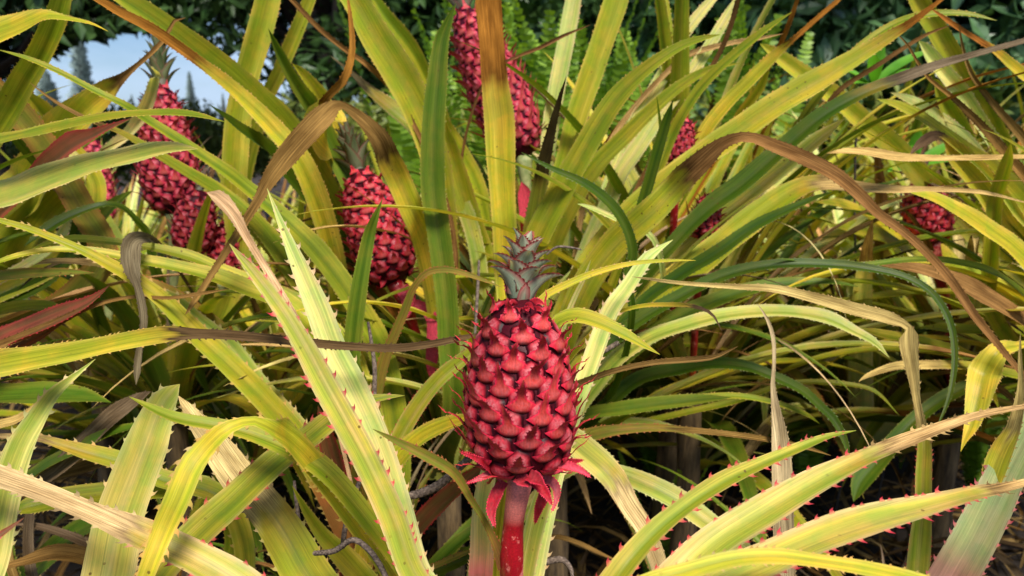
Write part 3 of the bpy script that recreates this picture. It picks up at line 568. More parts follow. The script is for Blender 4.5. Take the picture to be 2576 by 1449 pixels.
L('U', 'mg', 1.45, 1.2, [(930,600,52),(840,380,48),(785,275,42),(760,240,36),(730,190,30),(700,130,22),(675,72,1)], up=.3)
L('U', 'y', 1.45, 1.3, [(870,400,50),(815,262,38),(790,225,34),(760,188,25),(735,160,2)], up=.3)
L('C', 'dg', 1.62, 1.12, [(960,860,58),(920,740,56),(860,620,52),(800,530,48),(750,467,45),(690,400,36),(650,360,30),(583,310,18),(527,264,1)], up=.4)
L('K', 'o', 1.3, 1.15, [(260,640,64),(200,520,64),(130,400,66),(80,330,64),(20,260,62),(-40,200,40),(-90,160,3)], up=.3)
L('K', 'dg', 1.35, 1.2, [(200,540,34),(110,430,30),(60,370,30),(0,300,26),(-40,250,2)], up=.3)
L('K', 'yg', 1.38, 1.25, [(240,470,48),(160,360,48),(120,300,46),(90,265,42),(55,222,4)], up=.3)
L('K', 'p', 1.36, 1.22, [(200,420,22),(130,340,22),(90,295,20),(55,255,12),(40,235,1)], up=.3)
# thin brown blades against the dark trees
L('C', 'o', 1.4, 1.2, [(1010,260,12),(930,170,13),(860,120,12),(800,70,12),(733,0,12),(690,-40,2)], dall=True, dc='b', up=.3)
L('U', 'p', 1.5, 1.3, [(240,420,18),(330,330,26),(372,265,30),(390,190,20),(380,170,2)], up=.3)
# ---- centre
L('C', 'yg', 1.5, 1.28, [(1130,760,62),(1118,600,66),(1100,430,70),(1065,315,76),(1030,240,82),(990,170,82),(945,100,78),(900,20,66),(850,-50,40),(820,-100,3)], up=.3, cup=.5)
L('T', 'g', 1.7, 1.48, [(1150,420,34),(1100,260,34),(1070,190,32),(1045,140,36),(1010,90,38),(970,40,32),(925,-30,16),(900,-60,1)], up=.3)
L('C', 'mg', 1.22, 1.12, [(1140,980,54),(1130,883,54),(1126,783,55),(1116,683,56),(1103,583,58),(1090,483,61),(1088,400,60),(1092,300,57),(1100,200,50),(1112,100,36),(1130,50,19),(1147,8,1)], up=.15, cup=.45, lab='tall upright green leaf with a pale midrib')
L('D', 'y', 1.32, 1.18, [(1290,820,60),(1275,690,62),(1270,583,62),(1264,483,64),(1260,400,72),(1256,300,76),(1244,200,66),(1236,100,62),(1228,0,64),(1222,-60,50),(1218,-110,3)], dry=(1247,212), dc='u', up=.12, cup=.3, dsoft=.03, lab='upright yellow leaf with a dead brown upper half')
L('T', 'p', 1.62, 1.5, [(1340,760,36),(1355,600,38),(1365,480,38),(1375,400,38),(1388,300,42),(1405,200,42),(1425,100,42),(1443,0,40),(1455,-60,30),(1462,-110,2)], up=.2)
L('D', 'yg', 1.48, 1.36, [(1335,860,50),(1360,720,50),(1380,600,50),(1402,480,50),(1425,400,50),(1450,300,54),(1484,200,58),(1518,100,58),(1552,0,60),(1575,-70,40),(1590,-120,3)], up=.25)
L('D', 'g', 1.3, 1.15, [(1300,830,56),(1325,690,60),(1345,620,62),(1372,560,64),(1405,500,64),(1430,450,62),(1470,380,58),(1510,310,56),(1555,245,50),(1600,198,38),(1650,157,30),(1717,115,22),(1765,98,15),(1813,87,1)], up=.35, cup=.4)
L('D', 'g', 1.42, 1.28, [(1340,800,44),(1400,600,46),(1460,480,46),(1510,410,44),(1570,350,40),(1640,280,34),(1717,215,28),(1790,175,16),(1862,159,1)], up=.4)
L('D', 'p', 1.5, 1.4, [(1480,620,40),(1540,490,40),(1560,440,40),(1600,380,42),(1660,290,40),(1717,215,36),(1770,140,30),(1830,40,24),(1870,-30,3)], up=.3)
L('D', 'p', 1.52, 1.46, [(1560,400,38),(1600,310,38),(1640,240,36),(1680,170,34),(1717,95,30),(1770,25,26),(1815,-25,14),(1840,-50,1)], up=.3)
L('D', 'g', 1.32, 1.2, [(1640,470,30),(1690,340,30),(1717,290,26),(1760,225,26),(1810,172,24),(1870,120,22),(1930,72,16),(1993,30,1)], up=.35)
L('D', 'dg', 1.22, 1.14, [(1590,640,26),(1610,540,28),(1635,450,28),(1657,370,28),(1678,300,22),(1693,252,1)], up=.2)
L('D', 'dg', 1.28, 1.16, [(1640,680,30),(1717,590,36),(1790,520,44),(1860,470,46),(1930,410,44),(2000,350,42),(2060,300,38),(2130,257,33),(2200,225,30),(2270,200,28),(2350,170,22),(2450,140,16),(2576,105,12),(2680,75,2)], dry=(2240,210), dc='v', up=.45, cup=.5, lab='dark green leaf with a long dry purplish tip')
L('D', 'dg', 1.2, 1.1, [(1520,870,24),(1620,760,30),(1717,690,32),(1800,640,32),(1900,570,28),(1980,530,20),(2060,495,9),(2094,484,1)], up=.45)
L('D', 'yg', 1.35, 1.16, [(1450,730,62),(1520,620,64),(1600,530,64),(1717,432,62),(1850,340,64),(1950,270,62),(2060,205,56),(2150,150,44),(2230,100,30),(2290,60,18),(2345,18,12),(2420,-40,2)], dry=(2262,78), dc='u', up=.4, cup=.4)
L('D', 'yg', 1.2, .92, [(1440,800,64,1.25),(1475,720,70,1.22),(1542,626,72,1.18),(1642,536,70,1.12),(1698,478,64,1.1),(1735,440,58,1.07),(1790,390,48,1.04),(1830,358,30,1.02),(1880,346,24,1.0),(1950,370,32,1.0),(2040,408,34,.98),(2100,440,34,.98),(2160,490,30,.97),(2210,540,24,.97),(2284,593,20,.96),(2384,696,22,.95),(2450,793,20,.94),(2517,876,15,.93),(2576,950,11,.92),(2640,1050,2,.92)], dry=(1728,446), dc='b', up=.35, cup=.35, dsoft=.012, lab='yellow green leaf whose twisted brown end arches far to the right')
L('D', 'y', 1.45, 1.3, [(1690,520,34),(1740,400,34),(1780,322,34),(1830,260,34),(1880,210,32),(1930,160,28),(1972,120,20),(1992,104,13),(2050,52,12),(2110,0,10),(2150,-40,2)], dry=(1985,110), dc='u', up=.35)
L('D', 'y', 1.5, 1.38, [(1800,400,24),(1850,310,22),(1880,268,24),(1915,218,22),(1938,155,4)], up=.35)
L('E', 'yg', 1.6, 1.42, [(2380,520,54),(2280,412,52),(2240,370,50),(2180,320,48),(2120,265,46),(2060,220,42),(2010,185,40),(1950,140,30),(1912,110,5)], up=.35)
L('E', 'g', 1.5, 1.36, [(2580,500,46),(2540,410,46),(2500,330,46),(2470,270,48),(2430,210,48),(2390,140,48),(2350,70,46),(2310,8,42),(2270,-60,3)], up=.3)
L('D', 'g', 1.22, 1.14, [(2000,330,20),(2070,220,20),(2140,145,20),(2200,92,18),(2250,63,16),(2300,45,16),(2370,36,15),(2440,38,11),(2508,52,1)], up=.5, ext=False) if False else None
L('E', 'g', 1.3, 1.2, [(1950,420,18,1.35),(2020,300,20,1.3),(2110,180,20),(2170,115,19),(2250,63,17),(2300,45,16),(2370,36,15),(2440,38,11),(2508,52,1)], up=.5, ext=False)
L('E', 'p', 1.5, 1.35, [(2580,470,34),(2500,360,32),(2460,300,32),(2420,240,36),(2370,180,36),(2330,130,28),(2311,103,2)], up=.3)
L('E', 'g', 1.45, 1.3, [(2500,480,42),(2440,380,42),(2410,320,42),(2380,270,38),(2358,225,24),(2349,198,2)], up=.3)
L('E', 'yg', 1.35, 1.28, [(2680,620,64),(2600,560,62),(2540,490,60),(2480,425,44),(2430,385,32),(2380,345,27),(2320,300,24),(2260,270,20),(2205,249,1)], up=.45)
L('E', 'p', 1.4, 1.32, [(2500,440,30),(2420,350,30),(2360,300,26),(2300,262,24),(2240,233,2)], up=.4)
L('E', 'y', 1.3, 1.2, [(2700,270,26),(2600,212,24),(2540,165,22),(2500,130,16),(2450,98,12),(2380,52,10),(2340,20,2)], dry=(2490,125), dc='u', up=.4)
L('E', 'o', 1.3, 1.2, [(2660,460,24),(2576,352,22),(2530,300,18),(2480,240,14),(2440,180,10),(2420,110,6),(2412,60,1)], dall=True, dc='b', up=.3)
L('E', 'o', 1.3, 1.22, [(2640,520,26),(2540,400,24),(2480,330,20),(2400,250,12),(2330,190,8),(2280,110,5),(2250,80,1)], dall=True, dc='b', up=.3)
L('D', 'o', 1.4, 1.25, [(1700,300,12),(1790,170,12),(1830,90,12),(1857,0,12),(1870,-50,2)], dall=True, dc='b', up=.3)
L('D', 'o', 1.42, 1.28, [(1930,180,8),(1962,115,12),(1985,60,12),(2012,-20,8),(2020,-60,1)], dall=True, dc='u', up=.3)
L('D', 'o', 1.38, 1.25, [(1960,400,10),(2050,310,13),(2110,230,13),(2200,170,12),(2330,88,8),(2400,60,1)], dall=True, dc='b', up=.3)
L('D', 'o', 1.45, 1.3, [(1717,150,14),(1780,125,14),(1840,110,12),(1900,100,10),(1970,85,1)], dall=True, dc='t', up=.4)
L('T', 'o', 1.45, 1.3, [(1230,185,7),(1279,153,7),(1360,120,9),(1420,90,8),(1486,62,1)], dall=True, dc='b', up=.3)
L('E', 'y', 1.35, 1.25, [(2560,600,64),(2490,490,64),(2440,430,60),(2400,385,50),(2376,352,20),(2350,345,26),(2322,360,26),(2300,378,12),(2288,392,1)], dry=(2378,356), dc='k', up=.3, lab='yellow leaf with a curled dark dead tip')
L('E', 'g', 1.25, 1.1, [(2486,760,36),(2490,680,36),(2495,600,35),(2505,500,34),(2520,450,32),(2535,400,26),(2543,358,2)], up=.2)
L('E', 'o', 1.2, 1.1, [(2700,400,10),(2576,397,11),(2450,400,13),(2350,402,16),(2260,400,20),(2180,388,20),(2120,384,12),(2080,386,1)], dall=True, dc='t', up=.5)
L('D', 'yg', 1.3, 1.13, [(1440,960,50),(1590,800,66),(1740,685,70),(1880,572,66),(1965,508,58),(2028,474,46),(2090,466,38),(2150,474,26),(2250,480,20),(2400,480,12),(2480,487,9),(2600,515,2)], dry=(2038,472), dc='t', up=.5, dsoft=.012, lab='wide yellow green leaf with a tan end running level to the right')
L('D', 'lg', 1.38, 1.25, [(1500,840,48),(1600,730,52),(1717,622,52),(1850,515,52),(1960,430,46),(2060,350,34),(2125,298,3)], up=.4)
L('D', 'mg', 1.3, 1.2, [(1480,1000,40),(1600,880,44),(1740,790,42),(1880,735,34),(2000,715,24),(2100,712,12),(2160,722,2)], up=.6)
# ---- right middle
L('F', 'hg', .98, .94, [(2300,1500,54),(2308,1440,52),(2316,1350,48),(2322,1280,38),(2323,1200,37),(2325,1120,32),(2318,1070,24),(2306,1010,17),(2298,950,26),(2288,890,38),(2284,845,44),(2285,824,16),(2240,803,30),(2150,780,31),(2050,752,27),(1950,728,20),(1850,722,13),(1717,713,10),(1650,705,8),(1590,696,1)], dry=(2322,1090), dc='t', up=.3, cup=.4, lab='leaf rising at right whose tan end folds over and runs left')
L('D', 'lg', 1.18, 1.04, [(1420,1080,40),(1490,985,40),(1560,900,40),(1640,850,38),(1717,823,36),(1817,797,33),(1920,786,32),(2000,788,31),(2084,803,31),(2150,835,24),(2200,862,17),(2237,900,1)], up=.6, cup=.3)
L('D', 'dg', 1.15, 1.0, [(1480,930,30),(1590,820,34),(1717,745,32),(1830,692,28),(1950,668,24),(2100,668,22),(2200,680,19),(2280,700,17),(2340,735,17),(2375,780,17),(2395,830,16),(2402,890,15),(2398,950,13),(2385,1010,10),(2354,1082,1)], up=.5, cup=.45, lab='dark leaf arching over with a silvery hanging end')
L('E', 'mg', 1.25, 1.1, [(2680,860,14),(2576,745,14),(2500,690,16),(2400,662,16),(2300,655,14),(2150,668,12),(1950,650,2)], up=.5)
L('E', 'y', 1.2, 1.08, [(2680,770,54),(2600,690,50),(2540,630,44),(2480,585,38),(2420,545,34),(2350,505,24),(2290,485,1)], up=.45)
L('E', 'yg', 1.3, 1.2, [(2700,850,46),(2600,790,46),(2540,750,46),(2470,720,46),(2400,685,40),(2338,663,3)], up=.5)
L('E', 'o', 1.2, 1.12, [(2720,920,24),(2640,860,28),(2576,815,32),(2520,780,36),(2450,740,40),(2380,705,34),(2300,680,24),(2215,668,2)], dall=True, dc='b', up=.5)
L('E', 'y', 1.7, 1.5, [(2460,740,54),(2380,680,54),(2300,620,50),(2230,580,32),(2180,545,26),(2120,520,22),(2045,508,2)], up=.5)
L('Q', 'yg', 1.75, 1.6, [(2380,690,56),(2300,640,58),(2240,610,52),(2170,590,42),(2110,575,14),(2080,566,1)], up=.5)
L('D', 'dg', 1.25, 1.05, [(1500,1050,34),(1600,960,34),(1717,930,33),(1800,917,28),(1880,925,26),(1960,955,24),(2020,985,22),(2060,1020,20),(2100,1060,19),(2125,1110,16),(2138,1155,2)], up=.55, cup=.4)
L('D', 'g', 1.25, 1.12, [(1500,1090,26),(1600,1035,24),(1717,1010,20),(1850,998,15),(1950,1015,14),(2030,1045,10),(2062,1066,1)], up=.55)
L('D', 'g', 1.35, 1.3, [(1850,1010,16),(1990,965,12),(2130,968,12),(2200,985,9),(2262,1045,1)], up=.55)
L('D', 'o', .98, .90, [(1415,1125,50),(1480,1100,38),(1540,1086,28),(1640,1078,19),(1717,1082,16),(1850,1095,14),(1950,1110,13),(2040,1130,9),(2090,1146,1)], dry=(1700,1080), dc='b', up=.4)
L('F', 'w' if False else 'p', .92, .90, [(1978,1510,50),(1974,1400,50),(1970,1300,50),(1968,1200,50),(1962,1100,40),(1952,1030,22),(1944,966,11),(1947,920,9),(1945,850,10),(1930,803,8),(1907,766,1)], dall=True, dc='w', up=.1, cup=.3, lab='straight bleached dead leaf')
L('F', 'gg', .84, .88, [(2350,1540,104),(2400,1450,100),(2450,1360,96),(2495,1270,92),(2530,1195,84),(2570,1115,72),(2610,1030,50),(2640,950,3)], foot=(2430,1400), fc=(.36,.15,.12), big=True, up=.2, cup=.45, lab='pale grey green leaf with a pinkish foot')
L('F', 'y', .88, .84, [(2410,1420,30),(2455,1320,30),(2485,1240,34),(2502,1180,50),(2524,1125,46),(2548,1080,32),(2562,1025,24),(2568,970,14),(2566,900,9),(2567,838,1)], dry=(2540,1092), dc='t', up=.2, cup=.35, dsoft=.012)
L('E', 'y', 1.1, .99, [(2620,860,10,1.15),(2560,870,20,1.1),(2505,890,50,1.05),(2478,935,74),(2468,970,66),(2452,1040,46),(2440,1080,30),(2426,1110,12),(2417,1136,1)], up=.1)
L('E', 'g', 1.4, 1.3, [(2700,850,26),(2576,838,24),(2480,835,24),(2380,830,22),(2305,824,1)], up=.5)
L('E', 'yg', 1.35, 1.25, [(2600,960,34),(2450,912,30),(2400,890,27),(2300,860,25),(2220,845,20),(2145,823,1)], up=.5)
L('E', 'g', 1.2, 1.12, [(2700,970,28),(2576,950,22),(2450,925,21),(2384,922,21),(2330,922,22),(2250,925,21),(2180,948,10),(2160,960,1)], dry=(2384,922), dc='t', up=.5)
L('E', 'mg', 1.35, 1.3, [(2480,960,30),(2380,1000,34),(2310,1050,34),(2260,1100,38),(2210,1160,46),(2165,1215,44),(2147,1262,4)], up=.4)
# ---- around the nearest fruit
L('M', 'o', 1.12, .98, [(900,1200,40),(930,1080,34),(950,980,30),(970,900,28),(995,840,24),(1020,780,22),(1042,725,18),(1075,688,16),(1125,680,15),(1190,696,12),(1260,722,1)], up=.4, cup=.4, lab='slender leaf arching over towards the crown')
L('D', 'y', .98, .90, [(1330,790,20),(1362,752,19),(1425,718,18),(1490,690,15),(1590,664,12),(1690,656,7),(1750,655,1)], up=.4, cup=.5, ext=False) if False else None
L('H', 'y', .90, .92, [(1330,950,18),(1345,800,19),(1365,752,19),(1425,718,18),(1490,690,15),(1590,664,12),(1690,656,7),(1750,655,1)], up=.4, cup=.5)
L('H', 'p', .94, 1.0, [(1400,1180,46),(1430,1080,46),(1455,1000,46),(1480,930,46),(1505,860,46),(1535,783,44),(1580,720,38),(1628,650,30),(1655,628,16),(1693,603,1)], big=True, up=.25, cup=.35, lab='cream leaf rising behind the nearest fruit')
L('H', 'yg', .86, .80, [(1330,950,26),(1370,860,30),(1405,812,32),(1450,798,38),(1510,814,38),(1570,842,28),(1620,870,14),(1660,892,1)], up=.5, cup=.4)
L('H', 'o', .90, .82, [(1400,1000,22),(1470,965,17),(1550,935,14),(1650,915,14),(1740,908,15),(1800,900,12),(1857,871,1)], dall=True, dc='b', up=.4, cup=1.0)
L('D', 'y', 1.05, .92, [(1480,850,12),(1530,800,9),(1565,783,9),(1620,770,10),(1700,768,12),(1745,772,10),(1790,790,7),(1816,832,1)], dry=(1735,771), dc='k', up=.4)
L('D', 'p', 1.0, .95, [(1400,900,14),(1425,800,13),(1450,740,12),(1470,700,9),(1486,654,1)], up=.3)
L('D', 'dg', 1.1, 1.05, [(1590,780,18),(1578,700,22),(1592,640,25),(1578,580,24),(1545,525,26),(1500,483,24),(1450,452,18),(1392,427,13),(1311,383,1)], up=.4)
L('D', 'p', 1.2, 1.12, [(1640,600,14),(1560,558,11),(1500,530,12),(1453,513,4)], up=.4)
L('M', 'hg', 1.08, .98, [(960,1230,46),(1010,1095,44),(1060,1012,42),(1110,952,38),(1170,902,32),(1215,860,16),(1235,840,1)], up=.35)
L('M', 'y', 1.05, .96, [(960,1240,48),(1000,1160,52),(1060,1102,44),(1120,1072,38),(1180,1054,22),(1240,1040,1)], up=.4)
L('M', 'r', 1.1, .98, [(990,1440,50),(1040,1345,50),(1085,1292,46),(1130,1250,42),(1170,1215,36),(1230,1165,10)], up=.35)
L('M', 'r', 1.15, 1.05, [(890,1500,64),(875,1350,60),(850,1220,54),(820,1100,40),(800,1020,4)], up=.2)
L('M', 'o', 1.15, 1.05, [(960,1500,56),(950,1350,56),(935,1220,50),(925,1100,36),(915,1000,4)], up=.2)
L('M', 'r', 1.2, 1.1, [(925,1480,46),(900,1300,46),(885,1180,42),(880,1060,20)], up=.2)
L('M', 'mg', .98, .92, [(900,960,44),(884,920,44),(888,858,44),(896,783,44),(911,683,38),(931,583,29),(942,552,20),(962,501,1)], up=.15, cup=.4, lab='upright spike leaf in front of the tilted fruit')
L('H', 'o', 1.0, .92, [(1060,1450,14),(1110,1420,14),(1150,1402,15),(1200,1380,3)], up=.4)
L('H', 'dg', 1.05, 1.0, [(1070,1460,28),(1110,1432,34),(1160,1412,34),(1200,1398,14)], up=.4)
L('H', 'yg', .98, .94, [(1340,1010,60),(1400,1080,62),(1460,1130,68),(1520,1180,66),(1548,1213,62),(1580,1270,52),(1620,1330,46),(1650,1400,44),(1665,1460,36),(1675,1520,3)], dry=(1552,1222), dc='w', up=.4, cup=.3, dsoft=.01, ext=False, lab='bent leaf with a dead tan end behind the fruit') if False else None
L('H', 'lg', 1.0, .93, [(1340,1120,50,.96),(1385,1085,62,.96),(1430,1105,66,.95),(1480,1145,68,.95),(1520,1180,66,.95),(1548,1213,62,.94),(1580,1270,52,.94),(1620,1330,46,.94),(1650,1400,44,.94),(1668,1460,36,.94),(1680,1520,3,.94)], dry=(1552,1222), dc='w', up=.4, cup=.3, dsoft=.01, lab='bent leaf with a dead tan end')
L('H', 'lg', 1.05, .96, [(1470,1170,30),(1560,1195,44),(1620,1218,50),(1700,1258,54),(1770,1308,50),(1850,1366,42),(1900,1400,20),(1920,1412,1)], up=.5, cup=.3)
L('D', 'mg', 1.25, 1.15, [(1400,1080,30),(1480,1045,32),(1550,1034,34),(1650,1020,34),(1760,1008,26),(1840,1000,2)], up=.5)
L('F', 'o', 1.15, 1.1, [(1350,1365,9),(1400,1352,12),(1450,1365,12),(1500,1388,10),(1560,1415,2)], dall=True, dc='b', ext=False)
L('G', 'y', .80, .755, [(-160,950,62,.86),(-60,936,64,.80),(0,926,64,.78),(100,908,58,.77),(200,889,50,.76),(333,860,42,.755),(430,845,38,.755),(500,843,26,.755),(567,845,25,.755),(733,860,22,.755),(859,872,20,.76),(992,878,21,.775),(1092,866,18,.78),(1160,852,14,.78),(1215,838,1,.78)], dry=(438,845), dc='k', up=.35, cup=.55, dsoft=.01, wav=2, lab='yellow leaf with a long brown rolled tip crossing to the fruit')
L('G', 'y', .82, .775, [(-100,950,30,.86),(100,920,20,.80),(300,880,14,.775),(450,858,10,.765),(700,850,8,.765),(850,860,14,.77),(1000,866,16,.778),(1080,876,12,.78),(1160,880,1,.78)], dry=(400,858), dc='k', up=.35) if False else None
L('C', 'yg', 1.55, 1.4, [(1230,700,56),(1185,560,56),(1150,440,50),(1128,360,36),(1118,300,4)], up=.3)
L('C', 'lg', 1.5, 1.42, [(1180,560,40),(1110,430,44),(1050,330,46),(980,270,36),(925,225,22),(880,180,10),(830,140,2)], dry=(935,235), dc='v', up=.4)
L('C', 'yg', 1.6, 1.5, [(1230,620,40),(1200,470,42),(1160,390,40),(1130,330,30),(1120,290,2)], up=.4)
GREENSTALK = simple('green_stalk', (.16, .20, .06), (.34, .34, .14), 60, .6, .3, .001, 4)
# ---- fruits and stalks
fr = fruit('H', (1312, 1200), (1303, 752), (.75, .765), 142, nfl=88, det=2, spike=1.18, phase=.55, pale=1., tp=.10,
      crown=dict(b=(1306, 775), t=(1322, 612), d=(.762, .765), n=25, l=128, w=100, core=30, ph=.9, e1=-.1, c=(.44, .46, .36), ec=(.42, .07, .09)),
      stalk=[(1288, 1480, 60, .80), (1286, 1400, 58, .78), (1292, 1310, 54, .765), (1302, 1250, 56, .752), (1310, 1205, 64, .75)])
for pts, d0, d1, st in [
    ([(1262,1205,19),(1240,1190,16),(1215,1200,13),(1185,1212,4),(1172,1216,1)], .74, .71, 'pale'),
    ([(1268,1210,26),(1250,1240,28),(1236,1280,22),(1240,1310,9),(1247,1328,1)], .74, .725, 'red'),
    ([(1325,1212,22),(1345,1212,26),(1362,1228,24),(1378,1250,14),(1390,1272,1)], .73, .705, 'red'),
    ([(1355,1205,19),(1385,1210,22),(1400,1230,18),(1398,1262,9),(1386,1290,1)], .745, .73, 'pale'),
    ([(1365,1205,26),(1370,1240,28),(1355,1280,19),(1345,1320,1)], .78, .79, 'deep'),
    ([(1390,1185,22),(1420,1172,22),(1450,1178,16),(1472,1190,9),(1487,1202,1)], .745, .73, 'pink'),
    ([(1385,1180,22),(1420,1165,18),(1450,1160,9),(1470,1157,1)], .75, .74, 'red'),
    ([(1245,1190,22),(1220,1165,18),(1190,1150,9),(1155,1136,1)], .73, .70, 'red'),
    ([(1300,1198,34),(1316,1208,30),(1328,1218,16),(1332,1226,2)], .72, .71, 'deep'),
    ([(1330,1195,32),(1350,1205,28),(1362,1215,13),(1368,1222,1)], .715, .70, 'deep')]:
    bract_strip('H', fr, pts, d0, d1, style=st, up=.15, n=20)
tb = np.random.default_rng(2)
for i in range(22):                                      # red leaflets collared under the crown
    a = i*2.399963 + .3; q = i/22; x0 = 1306 + math.cos(a)*42*(1-.25*q); dd = .764 - math.sin(a)*.020; y0 = 800 - 30*q; o1 = math.cos(a)*(20+tb.uniform(-6, 8)); dy = tb.uniform(-6, 10)
    bract_strip('H', fr, [(x0, y0, 20), (x0+o1*.5, y0-12+dy*.3, 19), (x0+o1, y0-14+dy, 10), (x0+o1*1.5, y0-6+dy, 1)], dd, dd - math.sin(a)*.022, style='red', up=.3, n=12, teeth=i % 3 == 0)
fruit('C', (990, 712), (902, 432), (1.36, 1.40), 82, nfl=120, det=2, phase=2.1, tp=.15, spike=.72, tone=(.9, .8, .9),
      crown=dict(b=(905, 440), t=(868, 322), d=(1.40, 1.42), n=36, l=84, w=42, core=18, e1=.55, c=(.12, .13, .065), ec=(.16, .08, .05)),
      stalk=[(1062, 900, 26, 1.40), (1040, 820, 26, 1.38), (1012, 750, 36, 1.36), (992, 712, 40, 1.36)])
fc = [o for o in PL['C'][0].children if o.name.startswith('fruit')][0]
for pts, st in [([(1010,725,34),(1025,745,40),(1028,775,24),(1025,800,2)], 'pink'), ([(1030,758,18),(1062,772,26),(1088,805,32),(1090,860,34),(1085,920,26),(1085,960,3)], 'pink'),
                ([(965,700,22),(962,715,12),(958,724,1)], 'red')]:
    bract_strip('C', fc, pts, 1.34, 1.33, style=st, name='bract', teeth=False)
fruit('T', (1318, 395), (1165, 25), (1.56, 1.62), 78, nfl=170, det=1, smat=GREENSTALK, tp=.15, phase=1., tone=(.95, 1.4, 1.6), spike=1.15,
      crown=dict(b=(1168, 40), t=(1150, -90), d=(1.62, 1.63), n=24, l=80, w=44, core=18, e1=.3, c=(.2, .2, .13), ec=(.25, .12, .1)),
      stalk=[(1322, 620, 22, 1.58), (1325, 500, 24, 1.57), (1320, 430, 34, 1.56), (1318, 395, 44, 1.56)])
ft = [o for o in PL['T'][0].children if o.name.startswith('fruit')][0]
for pts, st in [([(1322,590,24),(1323,530,34),(1318,480,30),(1312,458,3)], 'pink')]:
    bract_strip('T', ft, pts, 1.54, 1.52, style=st, teeth=False)
fruit('B', (436, 538), (402, 212), (1.50, 1.52), 72, nfl=150, det=1, tp=.3, smat=GREENSTALK, phase=.3, tone=(.95, 1.4, 1.6),
      crown=dict(b=(404, 222), t=(398, 95), d=(1.52, 1.53), n=30, l=76, w=34, core=20, e1=.55, c=(.15, .17, .08), ec=(.24, .12, .08)),
      stalk=[(440, 760, 24, 1.56), (438, 620, 24, 1.53), (436, 545, 34, 1.5), (436, 538, 40, 1.5)])
fruit('U', (480, 640), (500, 480), (1.46, 1.47), 52, nfl=70, det=1, smat=GREENSTALK, phase=.8, tone=(.8, .9, 1.0), crown=dict(b=(500,482), t=(520,425), d=(1.47,1.48), n=14, l=40, w=24, core=10, e1=.5, c=(.16,.13,.10), ec=(.2,.08,.08)),
      stalk=[(475, 800, 22, 1.55), (478, 680, 22, 1.48), (480, 640, 26, 1.46)])
fruit('U', (560, 705), (575, 560), (1.50, 1.52), 42, nfl=60, det=1, smat=GREENSTALK, phase=1.8, tone=(.85, .8, .9), stalk=[(560, 860, 22, 1.6), (560, 740, 22, 1.52), (560, 705, 26, 1.5)])
plant('V', (250, 1000, 2.05), 'pineapple plant with a pinkish fruit half hidden behind the red leaf at the left')
fruit('V', (262, 560), (225, 345), (2.0, 2.02), 36, nfl=90, det=1, smat=GREENSTALK, phase=1., tone=(1.25, 2.2, 2.4), crown=dict(b=(227,350), t=(215,290), d=(2.02,2.03), n=14, l=40, w=24, core=10, e1=.5),
      stalk=[(275, 760, 20, 2.0), (268, 600, 20, 2.0), (262, 560, 24, 2.0)])
fruit('Q', (2345, 612), (2318, 455), (1.62, 1.63), 58, nfl=90, det=1, phase=.4, tone=(1.0, .9, 1.1),
      crown=dict(b=(2320, 462), t=(2318, 388), d=(1.63, 1.64), n=18, l=46, w=26, core=12, e1=.5, c=(.17,.12,.11), ec=(.25,.08,.08)),
      stalk=[(2375, 760, 26, 1.68), (2358, 660, 30, 1.63), (2347, 625, 34, 1.62), (2345, 612, 36, 1.62)])
plant('W', (1690, 900, 1.65), 'distant pineapple plant with a red fruit showing between leaves right of the tall one')
fruit('W', (1700, 420), (1725, 300), (1.40, 1.42), 34, nfl=60, det=1, tone=(1.1, 1.3, 1.5), stalk=[(1690, 700, 18, 1.5), (1700, 420, 20, 1.40)])
plant('Y', (1740, 980, 1.55), 'distant pineapple plant with a small red fruit low between leaves, right of centre')
fruit('Y', (1765, 600), (1790, 490), (1.29, 1.31), 36, nfl=60, det=1, tone=(.8, .8, .9), stalk=[(1750, 800, 18, 1.4), (1765, 600, 20, 1.29)])
# ================================================================== background rosettes, litter, ferns, trees
def rosette(name_key, styles, n, lmin, lmax, rng, droop, wid=.036):
    par, R, loc = PL[name_key]; R0 = R - np.array(loc)
    for i in range(n):
        az = i*2.399963 + rng.normal(0, .2); q = i/n; el = math.radians(84 - 50*(1-q)**1.1 + rng.normal(0, 6)); ln = rng.uniform(lmin, lmax); k = 26
        g = rng.uniform(*droop)
        P = [R0 + np.array([math.cos(az), math.sin(az), 0])*.012]; Ns = []
        hd = np.array([math.cos(az), math.sin(az), 0])
        for s in range(k):
            e = el - g*(s/(k-1))**1.5
            Ns.append(-hd*math.sin(e) + np.array([0, 0, math.cos(e)])); az2 = az + .25*math.sin(i)*(s/k)
            hd = np.array([math.cos(az2), math.sin(az2), 0])
            if s < k-1: P.append(P[-1] + (hd*math.cos(e) + np.array([0, 0, math.sin(e)]))*ln/(k-1))
        P = np.array(P); P[:, 2] = np.maximum(P[:, 2], .01); u = np.linspace(0, 1, k)
        if ((P + np.array(loc) - C0) @ CF).min() < 1.02: continue       # would push through the front plants
        W = wid*rng.uniform(.8, 1.2)*np.minimum(1, .8+u)*np.clip(1-u**2.4, 0, 1)**.9 + .0006
        st = styles[int(rng.integers(len(styles)))]; S = u*ln
        dry = None; r_ = rng.random()
        if st == 'DRY': blade('leaf', par, P, W*.6, np.array(Ns), 'o', S, -.2, ['t', 'b', 'w', 'v'][i % 4], ts=.02, th=.003, cup=.6, wav=3, rng=rng); continue
        if r_ < .22: dry = ln*rng.uniform(.55, .85)
        blade('leaf', par, P, W, np.array(Ns), st, S, dry, ['t', 'b', 'u', 'k'][i % 4], ts=.014, th=.003, cup=.4, rng=rng)
